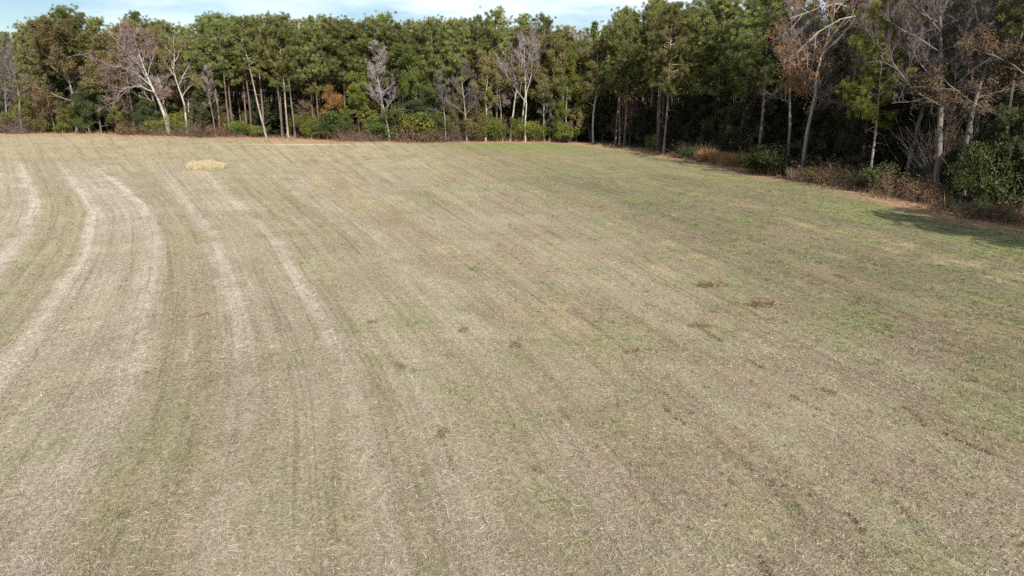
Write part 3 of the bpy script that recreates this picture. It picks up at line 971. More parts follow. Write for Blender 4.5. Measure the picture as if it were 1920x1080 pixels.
V['broad_oak'] = make_hardwood(224, 17, .36, .26, nl=(18, 8, 7, 6), leaves=3, leaf_mat_='olive', leaf_size=.20, up=.6, r0=.26)
V['dark_oak'] = make_hardwood(225, 10, .36, .14, nl=(18, 7, 7, 6), leaves=3, leaf_mat_='dark', leaf_size=.17, up=.55)
V['low_olive'] = make_hardwood(226, 9, .30, .16, nl=(15, 7, 6, 6), leaves=3, leaf_mat_='olive', leaf_size=.17, up=.6, r0=.09)
V['gloom'] = make_hardwood(228, 10, .34, .10, nl=(17, 7, 7, 6), leaves=3, leaf_mat_='under', leaf_size=.20, up=.6, r0=.10, bark='bark_shade', twig='twig_brown')  # understorey added for darkness; wood shade put into leaves and bark
V['low_bare'] = make_hardwood(227, 9, .30, .14, nl=(15, 7, 6, 6), up=.8, r0=.08, twig='twig_brown', leaves=.5, leaf_mat_='rust')
V['bare0'] = make_hardwood(231, 17, .22, .32, nl=(20, 9, 8, 8), up=1.3, bark='bark_pale', twig='twig_pale', tw=.0105)
V['bare1'] = make_hardwood(232, 16, .17, .42, nl=(15, 8, 7, 7), up=1.25, twig='twig')
V['bare2'] = make_hardwood(233, 15, .23, .30, nl=(18, 8, 8, 7), up=1.0, twig='twig_dim', tw=.010)
V['rusty'] = make_hardwood(234, 15, .26, .28, nl=(16, 7, 7, 6), leaves=2, leaf_mat_='rust', leaf_size=.115, twig='twig_brown')
V['sapling'] = make_hardwood(235, 9, .15, .40, nl=(9, 5, 5, 4), bark='bark_pale', r0=.07, up=1.1)
V['sap_leaf'] = make_hardwood(236, 7, .22, .25, nl=(10, 6, 6, 5), leaves=2, leaf_mat_='lime', leaf_size=.15, r0=.06)
V['sap_rust'] = make_hardwood(237, 7, .20, .30, nl=(10, 6, 5, 5), leaves=1.5, leaf_mat_='orange', leaf_size=.15, bark='bark_pale', r0=.07)
# particular trees of the photograph
V['leaning_bare'] = make_hardwood(241, 17, trunk=[(0, 0, -.3), (-.5, 0, 3.4), (-1.3, .1, 6.2), (-2.6, .2, 9.6), (-3.4, .3, 12.6), (-3.9, .3, 15.5)],
    limbs=[([(-.9, 0, 5.0), (-.1, -.3, 6.4), (.9, -.4, 7.0)], .07), ([(-1.6, .1, 7.2), (-3.8, -.8, 8.4), (-6.5, -1.2, 7.6), (-8.4, -1.4, 5.2)], .11), ([(-1.9, .1, 8), (-4.4, -.5, 10.6), (-7.2, -.4, 11.6), (-9.2, -.2, 11.0)], .12),
           ([(-2.4, .2, 9.2), (-4.2, .9, 11.6), (-6.3, 1.4, 14)], .10), ([(-2.6, .2, 9.6), (-1.2, -.4, 12.2), (-.2, -.6, 14.6)], .10), ([(-3.0, .3, 11), (-5.0, -.6, 13.2), (-6.6, -.8, 15.6)], .09),
           ([(-3.2, .3, 12), (-2.4, .8, 14.2), (-2.0, .9, 16.4)], .08), ([(-3.6, .3, 14), (-4.4, .2, 16), (-4.8, .1, 17.4)], .06), ([(-1.5, .1, 6.9), (.6, .5, 9.2), (1.9, .6, 11.5)], .08)],
    nl=(9, 13, 9, 8), bark='bark_pale', twig='twig_pink', r0=.30, lr=.75, tw=.012, up=.7, leaves=.9, leaf_mat_='pinkish', leaf_size=.14)
V['forked_white'] = make_hardwood(242, 17, trunk=[(0, 0, -.3), (.1, 0, 3.5), (-.1, 0, 6.2), (-.9, 0, 9.0), (-1.2, 0, 11.8), (-.6, .2, 14.5), (-.5, .2, 16.8)],
    limbs=[([(-.25, 0, 6.6), (1.0, -.2, 8.2), (2.6, -.3, 9.2), (4.2, -.4, 8.9)], .11), ([(-.75, 0, 8.5), (.6, -.2, 10.6), (2.1, -.2, 12.4), (3.2, 0, 14.6)], .13), ([(-1.1, 0, 10.4), (-2.4, .2, 12.2), (-3.0, .3, 14.2)], .07),
           ([(-1.1, 0, 12.3), (.4, .4, 14.4), (1.0, .4, 16.2)], .07), ([(-.8, .1, 13.6), (-2.2, -.3, 15.4), (-2.6, -.3, 17)], .06), ([(-1.2, 0, 11.4), (-1.8, .9, 13.4), (-1.6, 1.2, 15.6)], .06)],
    nl=(6, 9, 8, 6), bark='bark_pale', r0=.20, leaves=2.5, leaf_mat_='olive', leaf_size=.18, leaf_from=.55)
V['slender_fork'] = make_hardwood(243, 17, trunk=[(0, 0, -.3), (.05, 0, 4), (.1, 0, 6.8), (0, 0, 9.6), (-.25, 0, 12.5), (-.3, 0, 16.5)],
    limbs=[([(.08, 0, 6.3), (-1.5, -.2, 8.4), (-3.1, -.2, 10.4), (-3.8, 0, 12.6)], .06), ([(.1, 0, 7.0), (.8, .2, 9.8), (1.1, .2, 13), (1.4, .2, 16)], .075), ([(0, 0, 9.6), (-.9, .3, 12), (-1.3, .3, 15)], .05),
           ([(-.1, 0, 10.8), (.5, -.3, 13), (.7, -.3, 15.4)], .045), ([(-.25, 0, 12.5), (-.9, -.2, 14.4), (-1.0, -.2, 16.2)], .04)],
    nl=(5, 13, 9, 8), bark='bark_pale', twig='twig_pale', r0=.13, up=1.2, tw=.012)
V['sweeping'] = make_hardwood(244, 17, trunk=[(0, 0, -.3), (.05, 0, 3.6), (.25, 0, 6.6), (.3, 0, 9.2), (.9, 0, 11.6), (1.3, .2, 14), (1.2, .2, 17)],
    limbs=[([(.5, 0, 10.4), (2.0, -1.2, 12.3), (2.5, -1.8, 13.4), (.6, -2.4, 13.2), (-2.2, -2.8, 11.0), (-3.8, -3.0, 9.6)], .10), ([(.9, 0, 11.6), (2.1, -1.0, 13.6), (1.2, -1.9, 14.6), (-1.4, -2.4, 13.9), (-3.6, -2.6, 13.2)], .09),
           ([(1.1, .1, 12.8), (.4, -1.2, 15.2), (-1.4, -1.8, 16.2), (-3.0, -2.0, 16.0)], .07), ([(.3, 0, 8.6), (-1.0, -1.2, 9.9), (-2.8, -1.5, 10.1)], .05), ([(.25, 0, 7.2), (-.8, -.6, 8.0), (-2.0, -.8, 7.8)], .035),
           ([(1.2, .2, 13.6), (2.6, .5, 15.6), (3.4, .6, 17.4)], .07), ([(1.3, .2, 14.6), (.8, .6, 17), (.4, .6, 18.6)], .06), ([(1.0, .1, 12.0), (2.8, -.6, 12.6), (4.2, -.8, 12.2)], .06)],
    nl=(8, 10, 7, 5), bark='bark_pale', twig='twig_pink', r0=.17, leaves=.9, leaf_mat_='orange', leaf_size=.17, up=.5)
V['great_bare'] = make_hardwood(245, 21, .26, .36, nl=(26, 10, 9, 8), bark='bark_grey', twig='twig_dim', r0=.26, up=.9, tw=.011)
for k, a in enumerate(((301, 2.6, 1.8, 5600, 'green'), (302, 2.2, 1.6, 4800, 'green'), (303, 2.2, 1.7, 4800, 'lime'), (304, 3.2, 1.7, 5600, 'olive'), (305, 1.8, 1.5, 4200, 'lime'))):
    V['shrub%d' % k] = make_shrub(*a)
V['bramble3'] = make_bramble(314, 1.7, 1.9, 110, 1300, 'under', 'bark_shade')  # bramble with the wood-foot shade put into leaf and cane colour
V['dark_shrub'] = make_shrub(309, 2.4, 1.7, 4200, 'dark', ls=.15)
V['big_shrub'] = make_shrub(306, 6.0, 3.2, 11000, 'green', ls=.15, lobes=26, stems=26)
V['tall_shrub'] = make_shrub(307, 5.0, 1.9, 8200, 'lime', ls=.15, lobes=15)
V['vine_pillar'] = make_shrub(308, 8.5, 1.25, 5200, 'rust', twig='twig_pink', ls=.12, lobes=24, stems=140)
for k, a in enumerate(((311, 1.5, 1.9, 130, 1500, 'rust'), (312, 1.9, 1.7, 120, 1100, 'rust', 'twig_pink'), (313, 1.3, 2.0, 120, 1800, 'olive'))):
    V['bramble%d' % k] = make_bramble(*a)


def plant(kind, name, x, y, height=None, rot=0.0, label=None, cat=None, group=None, wide=None, swap=None, z=0.0):
    parts, H0 = V[kind]
    s = (height / H0) if height else 1.0
    o = link(name, None)
    o.empty_display_size = .3
    o.location = (x, y, gz(x, y) + z)
    tl = np.random.default_rng(int(abs(x) * 977 + abs(y) * 131)).normal(0, .022, 2) if 'tree' in name and rot else (0, 0)
    o.rotation_euler = (tl[0], tl[1], rot)
    w = s if wide is None else s * wide
    o.scale = (w, w, s)
    for pn, me in parts:
        link(pn, me, o)
    tag(o, label, cat, group)
    return o


taken = []


def at_px(kind, name, px, py, top, label, cat, group=None, rot=0.0, wide=None, z=0.0):
    if px < 1100:                                      # a trunk foot hidden in brambles still stands near the wood's edge
        py = max(py, float(np.interp(px, [q[0] for q in far_px], [q[1] for q in far_px])) - (.4 if kind.startswith(('bare', 'slender', 'leaning', 'forked')) else 1.6))
    x, y = ground_at(px, py)
    taken.append((x, y))
    return plant(kind, name, x, y, height_at(y, top) - z, rot, label, cat, group, wide, z=z)


# ------------------------------------------------------------------ front trees of the far wood, as seen from left to right
FG, RG = "trees along the far edge of the field", "trees along the shaded edge of the field"
for a in (
    ('bare2', 'bare_tree', 12, 247, 75, "greyish bare tree at the very left end of the far wood", 'tree', .4, None),
    ('bare1', 'bare_tree', 42, 246, 62, "tall thin bare tree with pale leaning trunk near the left end of the wood", 'tree', 2.2, None),
    ('sap_rust', 'sapling', 86, 247, 165, "first of two slim pale trunks with withered yellow leaves, at the far left", 'tree', .7, .8),
    ('sapling', 'sapling', 104, 248, 172, "second of two slim pale leaning trunks, beside the big olive oak", 'tree', 1.9, .8),
    ('broad_oak', 'oak_tree', 146, 246, 34, "broad olive-leaved oak with dark hollow under its crown", 'tree', 1.0, None),
    ('dark_oak', 'oak_tree', 190, 246, 140, "low dark evergreen oak between the broad olive oak and the leaning bare tree", 'tree', .3, None),
    ('leaning_bare', 'bare_tree', 319, 238, 58, "big pinkish bare tree leaning left on a thick white trunk", 'tree', 0.0, None),
    ('forked_white', 'forked_tree', 353, 242, 66, "white-barked tree forking twice to the right under olive leaves", 'tree', 0.0, None),
    ('dark_oak', 'oak_tree', 384, 240, 165, "low dark evergreen oak just right of the forked white tree", 'tree', 2.0, None),
    ('bare1', 'bare_tree', 404, 236, 118, "small grey bare tree with crooked twigs right of the forked white tree", 'tree', 4.0, .9),
    ('pine1', 'pine_tree', 433, 240, 42, "pine with thin reddish trunk standing above the yellow-green bush", 'tree', .6, None),
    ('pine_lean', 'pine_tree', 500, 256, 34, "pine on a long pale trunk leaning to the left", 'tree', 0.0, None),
    ('pine3', 'pine_tree', 473, 243, 38, "slim pine trunk just left of the leaning pine", 'tree', 1.0, None),
    ('pine0', 'pine_tree', 529, 256, 33, "thick dark-barked pine between the leaning pine and a slender straight one", 'tree', 2.4, None),
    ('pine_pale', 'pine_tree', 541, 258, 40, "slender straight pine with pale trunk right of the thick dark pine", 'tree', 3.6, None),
    ('pine4', 'pine_tree', 600, 250, 36, "pine with high crown behind the tall yellow-green shrub", 'tree', 1.2, None),
    ('sap_rust', 'sapling', 628, 255, 165, "sapling with withered orange leaves above the dark green shrubs", 'tree', 1.2, None),
    ('pine_small', 'pine_tree', 676, 254, 140, "young yellow-green pine with layered boughs left of the grey bare tree", 'tree', 1.2, 1.25),
    ('pine_small', 'pine_tree', 692, 258, 200, "tiny yellow-green pine sapling at the foot of the grey bare tree", 'tree', 2.2, 1.3),
    ('bare0', 'bare_tree', 731, 262, 72, "upright silver-grey bare tree with feathery crown among the pines", 'tree', .5, 1.1),
    ('sapling', 'sapling', 755, 259, 150, "single thin white crooked trunk in front of dark woods", 'tree', .2, .7),
    ('olive2', 'leafy_tree', 784, 256, 80, "yellow-olive leafy tree right of the silver-grey bare tree", 'tree', 1.0, None),
    ('bare1', 'bare_tree', 836, 256, 130, "vine-hung grey tangle of a bare tree in mid wood", 'tree', 3.0, 1.1),
    ('pine2', 'pine_tree', 850, 250, 42, "dense pine right of the yellow-olive leafy tree", 'tree', 3.1, None),
    ('bare2', 'bare_tree', 876, 258, 95, "mauve bare crown left of the short-trunked olive tree", 'tree', 1.2, None),
    ('olive1', 'leafy_tree', 910, 263, 90, "olive leafy tree whose short brown trunk shows at the field edge", 'tree', .6, None),
    ('sapling', 'sapling', 944, 259, 120, "thin white stem left of the tall sparse olive tree", 'tree', 2.6, .7),
    ('olive1', 'leafy_tree', 957, 262, 44, "tall sparse olive tree with straight pale trunk", 'tree', 2.0, .85),
    ('slender_fork', 'bare_tree', 985, 260, 64, "slender pale tree forking low into a bare grey crown", 'tree', 0.0, None),
    ('olive0', 'leafy_tree', 1030, 263, 52, "tall dull olive tree with hanging twigs right of the slender forked tree", 'tree', 1.7, .9),
    ('sapling', 'sapling', 1022, 266, 150, "thin pale stem standing right of the bright green shrub", 'tree', 2.9, .7),
    ('olive2', 'leafy_tree', 1062, 264, 75, "olive tree at the edge of the deep shade in the corner", 'tree', 3.9, .8),
    ('bare0', 'bare_tree', 1107, 262, 56, "grey bare crown above the dark corner of the field", 'tree', 2.0, None),
    ('olive0', 'leafy_tree', 1128, 262, 70, "russet-olive tree right of the grey bare crown in the corner", 'tree', 4.1, .75),
):
    kind, name, px, py, top, label, cat, rot, wide = a
    at_px(kind, name, px, py, top, label, cat, FG, rot, wide)

# ------------------------------------------------------------------ front trees of the right-hand wood
for a in (
    ('pine5', 'pine_tree', 1170, 275, 52, "dark pine left of the two lit trunks in the shaded corner", 'tree', 1.1, None),
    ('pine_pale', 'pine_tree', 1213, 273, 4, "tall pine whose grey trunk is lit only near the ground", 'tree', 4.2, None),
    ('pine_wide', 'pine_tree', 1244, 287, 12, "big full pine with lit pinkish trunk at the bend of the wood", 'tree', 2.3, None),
    ('pine1', 'pine_tree', 1233, 284, 40, "thinner vine-hung pine trunk close behind the big full pine", 'tree', .5, None),
    ('pine0', 'pine_tree', 1338, 286, -6, "tall round-topped pine right of the big full pine", 'tree', 3.0, 1.05),
    ('pine2', 'pine_tree', 1420, 312, -40, "dark pine with yellow-brown lit needles left of the sweeping bare boughs", 'tree', 1.9, 1.15),
    ('sweeping', 'bare_tree', 1503, 329, -50, "white-stemmed tree whose long bare boughs sweep left with orange leaves", 'tree', 0.0, None),
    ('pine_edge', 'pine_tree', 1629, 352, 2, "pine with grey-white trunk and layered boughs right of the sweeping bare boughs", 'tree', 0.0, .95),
    ('bare1', 'bare_tree', 1698, 352, -110, "bare tree with long mottled trunk left of the vine-wrapped tree", 'tree', 1.3, None),
    ('great_bare', 'bare_tree', 1756, 370, -160, "great mauve bare tree wrapped in dead vines", 'tree', 2.6, None),
    ('bare2', 'bare_tree', 1822, 362, -120, "spreading bare tree above the big bright green shrub", 'tree', .9, None),
    ('rusty', 'leafy_tree', 1882, 384, -150, "tree with withered rust-brown leaves at the right margin", 'tree', .4, 1.1),
    ('bare2', 'bare_tree', 1742, 356, -90, "mauve twiggy tree just left of the vine-wrapped great tree", 'tree', 4.1, None),
    ('bare1', 'bare_tree', 1790, 372, -140, "mauve twiggy tree between the vine-wrapped tree and the big green shrub", 'tree', 5.3, None),
    ('rusty', 'leafy_tree', 1575, 318, -10, "brown-leaved tree behind the sweeping boughs and the layered pine", 'tree', 2.4, None),
):
    kind, name, px, py, top, label, cat, rot, wide = a
    at_px(kind, name, px, py, top, label, cat, RG, rot, wide)


for x, y, h, r in ((41.0, 27.0, 21.0, .5), (44.4, 23.0, 22.0, 2.0), (43.6, 31.0, 20.0, 1.1), (46.5, 27.0, 21.0, 4.0)):
    plant('pine%d' % int(r), 'pine_tree', x, y, h, r, "pine beside the camera whose shadow darkens the right end of the field", 'tree', "pines beside the camera")

# ------------------------------------------------------------------ trees standing behind the front ones
def walk(line, step, rng, back0, back1):
    seg = np.linalg.norm(np.diff(line, axis=0), axis=1)
    cum = np.concatenate([[0], np.cumsum(seg)])
    s = rng.uniform(0, step)
    while s < cum[-1]:
        i = min(len(seg) - 1, int(np.searchsorted(cum, s) - 1))
        f = (s - cum[i]) / seg[i]
        p = line[i] + (line[i + 1] - line[i]) * f
        d = (line[i + 1] - line[i]) / seg[i]
        nrm = np.array([-d[1], d[0]])
        yield p + nrm * rng.uniform(back0, back1) + d * rng.normal(0, .4)
        s += step * rng.uniform(.75, 1.3)


def to_px(x, y, z):
    dz = z - CAM_H
    f = y * math.cos(PITCH) - dz * math.sin(PITCH)
    u = y * math.sin(PITCH) + dz * math.cos(PITCH)
    return 960 + FPX * x / f, 540 - FPX * u / f


rng = np.random.default_rng(77)
back = []
WOOD = EDGE[2:-2]
for r, (b0, b1, step) in enumerate(((3.2, 5.6, 3.5), (7.5, 10.5, 3.6))):
    for p in walk(WOOD, step, rng, b0, b1):
        back.append((p[0], p[1], 'far' if to_px(p[0], p[1], 8)[0] < 1125 else 'right', r))
rows = {}
for x, y, side, r in back:
    if r == 0 and any(math.hypot(x - a, y - b) < 1.7 for a, b in taken):
        continue
    px, _ = to_px(x, y, 8)
    if px < -25 or px > 1945:
        continue
    if abs((x - 40.0) * .93 + (y - 57.0) * .37) < 3.2 and 26 < y < 58:
        continue
    if abs((x - 22.6) * .93 + (y - 106.5) * .367) < 3.0 and 84 < y < 106:
        continue
    if r == 0 and 1250 < px < 1480 and rng.random() < .4:
        continue
    if any(abs(px - h) < 50 and y < ground_at(h, hy)[1] + 2.5 for h, hy in ((1245, 287), (1338, 292), (1505, 329), (1635, 352), (1690, 352), (1843, 388))):
        continue
    pr = rng.random()
    if side == 'far' and px < 400:
        kind = ('pine%d' % rng.integers(0, 6)) if (r or pr < .35) else ('olive%d' % rng.integers(0, 3) if pr < .75 else 'bare%d' % rng.integers(0, 3))
        top = np.interp(px, [0, 90, 130, 210, 300, 400], [75, 42, 18, 38, 20, 40]) + rng.uniform(-4, 26)
    elif side == 'far' and px < 870:
        kind = 'pine%d' % rng.integers(0, 6)
        top = 38 + rng.uniform(-8, 14)
    elif side == 'far':
        kind = ('pine%d' % rng.integers(0, 6)) if (r or pr < .4) else ('olive%d' % rng.integers(0, 3))
        top = np.interp(px, [870, 960, 1000, 1060, 1140], [42, 22, 28, 44, 34]) + rng.uniform(-6, 16)
    elif px < 1480:
        kind = 'pine%d' % rng.integers(0, 6)
        top = np.interp(px, [1100, 1200, 1330, 1400, 1480], [44, 8, 2, -10, -40]) + rng.uniform(-8, 25)
    else:
        kind = ('pine%d' % rng.integers(0, 6)) if pr < .30 else ('bare%d' % rng.integers(1, 3) if pr < .93 else 'rusty')
        top = -60 + rng.uniform(-60, 40)
    if kind.startswith(('olive', 'bare', 'rusty')):
        top += 22
    rows.setdefault((side, r), []).append((px, x, y, kind, top))

words = {'pine': 'pine', 'oliv': 'olive-leaved tree', 'bare': 'bare tree', 'rust': 'brown-leaved tree'}
nth = ["first", "second", "third", "fourth", "fifth", "sixth", "seventh", "eighth", "ninth", "tenth", "eleventh", "twelfth", "thirteenth", "fourteenth", "fifteenth", "sixteenth", "seventeenth",
       "eighteenth", "nineteenth", "twentieth"]
nth += ["twenty-" + w for w in nth[:9]] + ["thirtieth"] + ["thirty-" + w for w in nth[:9]] + ["fortieth"] + ["forty-" + w for w in nth[:9]]
for (side, r), lst in rows.items():
    lst.sort()
    count = {}
    for px, x, y, kind, top in lst:
        w = words[kind[:4]]
        k = count.get(w, 0); count[w] = k + 1
        where = {('far', 0): "in the second rank of the far wood", ('far', 1): "on the skyline at the back of the far wood",
                 ('right', 0): "in the second rank of the right-hand wood", ('right', 1): "at the back of the right-hand wood"}[(side, r)]
        nm = {'pine': 'pine_tree', 'oliv': 'leafy_tree', 'bare': 'bare_tree', 'rust': 'leafy_tree'}[kind[:4]]
        plant(kind, nm, x, y, max(13.0, height_at(y, top)), rng.uniform(0, 6.28), f"{nth[k]} {w} from the left {where}", 'tree', w + "s " + where, rng.uniform(.85, 1.3))

# low trees under the tall ones
low_rows = {'far': [], 'right': []}
CLEAR = ((60, 112), (205, 262), (296, 330), (342, 362), (420, 560), (588, 612), (720, 772), (872, 884), (900, 990), (1015, 1028), (1095, 1110))   # gaps through which trunks show
for p in list(walk(WOOD, 2.6, rng, 1.2, 3.6)) + list(walk(WOOD, 3.0, rng, 5.5, 9)):
    px, _ = to_px(p[0], p[1], 3)
    e = -edge_dist(np.array([p[0]]), np.array([p[1]]))[0]
    side = 'far' if px < 1095 else 'right'
    if px < -20 or px > 1940 or any(math.hypot(p[0] - a, p[1] - b) < .9 for a, b in taken):
        continue
    if e < 4.5 and (side == 'right' or any(a - 9 < px < b + 9 for a, b in CLEAR)):
        continue
    if e >= 4.5 and 430 < px < 600 and rng.random() < .6:
        continue
    h = rng.uniform(4.0, 8.5) if e < 4.5 else rng.uniform(4.5, 10.5)
    kind = ['dark_oak', 'low_olive', 'tall_shrub', 'sap_leaf', 'dark_oak', 'low_bare', 'low_olive'][rng.integers(0, 7)]
    if side == 'right' and (abs((p[0] - 22.6) * .93 + (p[1] - 106.5) * .367) < 3.0 and 84 < p[1] < 106):
        continue
    if side == 'right':
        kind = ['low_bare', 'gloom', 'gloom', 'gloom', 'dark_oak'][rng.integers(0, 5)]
        h = rng.uniform(5, 9.5)
    if kind == 'tall_shrub': h = min(h, 6.0)
    low_rows[side].append((px, p[0], p[1], kind, h))
for side, lst in low_rows.items():
    lst.sort()
    count = {}
    for px, x, y, kind, h in lst:
        w = {'dark_oak': 'low dark evergreen tree', 'low_olive': 'low olive-leaved tree', 'tall_shrub': 'tall understorey shrub', 'sap_leaf': 'yellow-green sapling', 'low_bare': 'low bare twiggy tree', 'gloom': 'low shade-coloured blackish-green tree'}[kind]
        k = count.get(w, 0); count[w] = k + 1
        where = "under the far wood" if side == 'far' else "under the right-hand wood"
        nm = {'tall_shrub': 'shrub', 'sap_leaf': 'sapling', 'low_bare': 'bare_tree'}.get(kind, 'leafy_tree')
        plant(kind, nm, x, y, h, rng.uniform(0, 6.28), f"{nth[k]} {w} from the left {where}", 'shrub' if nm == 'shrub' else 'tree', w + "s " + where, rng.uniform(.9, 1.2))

# ------------------------------------------------------------------ deep woods: one mass of trees behind those
def deep_woods():
    rng = np.random.default_rng(401)
    T, C, U = Geo(), Geo(), Geo()
    kinds = []
    for k in range(4):
        H = 20.0
        n = 1500
        z = .40 + .60 * rng.random(n) ** .85
        prof = np.sin(np.pi * (.2 + .8 * (z - .40) / .60) ** .7).clip(.12, 1)
        a = rng.uniform(0, 6.28, n); rr = 3.3 * prof * np.sqrt(rng.uniform(.05, 1, n))
        P = np.stack([rr * np.cos(a), rr * np.sin(a), z * H], 1)
        keep = fbm(P[:, 0] * .9 + 20 * k, P[:, 2] * .8 + P[:, 1] * .6, 400 + k, 2) > .42
        kinds.append(P[keep])
    gxx, gyy = np.meshgrid(np.arange(-175, 125, 4.3), np.arange(-25, 205, 4.3))
    gxx = gxx.ravel() + rng.uniform(-1.8, 1.8, gxx.size); gyy = gyy.ravel() + rng.uniform(-1.8, 1.8, gyy.size)
    ee = edge_dist(gxx, gyy)
    inview = (gyy > 8) & (np.abs(gxx) < gyy * .80 + 6)
    ok = ((ee < -11.5) & (ee > -58) & inview & ((ee > -36) | (rng.random(len(gxx)) < .6))) | ((ee < -2.0) & (ee > -30) & ~inview & (gxx > 15) & (rng.random(len(gxx)) < .55))   # the wood goes on beside the camera
    lane = np.abs((gxx - 40.0) * .93 + (gyy - 57.0) * .37) < 3.6
    ok &= ~(lane & (gyy < 58) & (gyy > 26))
    pts = np.stack([gxx[ok], gyy[ok]], 1)
    low = []
    for _ in range(5):                                   # shapes of the understorey, wood shade put into its colour
        k = 330
        cc = np.stack([rng.normal(0, 1.6, 14), rng.normal(0, 1.6, 14), rng.gamma(2.0, 1.6, 14)], 1)
        q = cc[rng.integers(0, 14, k)] + rng.normal(0, .55, (k, 3))
        q[:, 2] = np.abs(q[:, 2])
        low.append(q)
    for p in pts:
        z0 = gz(*p)
        h = rng.uniform(.90, 1.08)
        lean = rng.normal(0, .35, 2)
        T.tube([(p[0], p[1], z0 - .3), (p[0] + lean[0] * .5, p[1] + lean[1] * .5, 9 * h), (p[0] + lean[0], p[1] + lean[1], 19 * h)], [.20, .14, .05], 5, cap=False)
        Q = kinds[rng.integers(0, 4)]
        a = rng.uniform(0, 6.28)
        ca, sa = math.cos(a), math.sin(a)
        q = np.stack([Q[:, 0] * ca - Q[:, 1] * sa + p[0], Q[:, 0] * sa + Q[:, 1] * ca + p[1], Q[:, 2] * h + z0], 1)
        m = len(q)
        t = np.clip(rng.normal(.4, .2, m), 0, 1)
        C.blades(q, rng.normal(size=(m, 3)) + [0, 0, .5], rng.uniform(.5, .95, m), rng.uniform(.18, .34, m), np.repeat(t[:, None], 3, 1), rng=rng)
        q = low[rng.integers(0, 5)]
        m = len(q)
        q = np.stack([q[:, 0] * ca - q[:, 1] * sa + p[0], q[:, 0] * sa + q[:, 1] * ca + p[1], q[:, 2] + z0], 1)
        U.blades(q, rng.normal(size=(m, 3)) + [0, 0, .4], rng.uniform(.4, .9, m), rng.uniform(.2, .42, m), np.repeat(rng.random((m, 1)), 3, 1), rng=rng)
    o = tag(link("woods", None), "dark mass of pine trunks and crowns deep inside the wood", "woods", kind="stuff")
    link("trunks", T.mesh("woods_trunks", M['bark_shade']), o)["kind"] = "stuff"
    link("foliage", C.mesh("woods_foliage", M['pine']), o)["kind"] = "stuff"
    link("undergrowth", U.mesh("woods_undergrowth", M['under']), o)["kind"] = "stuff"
    return len(pts)


n_deep = deep_woods()

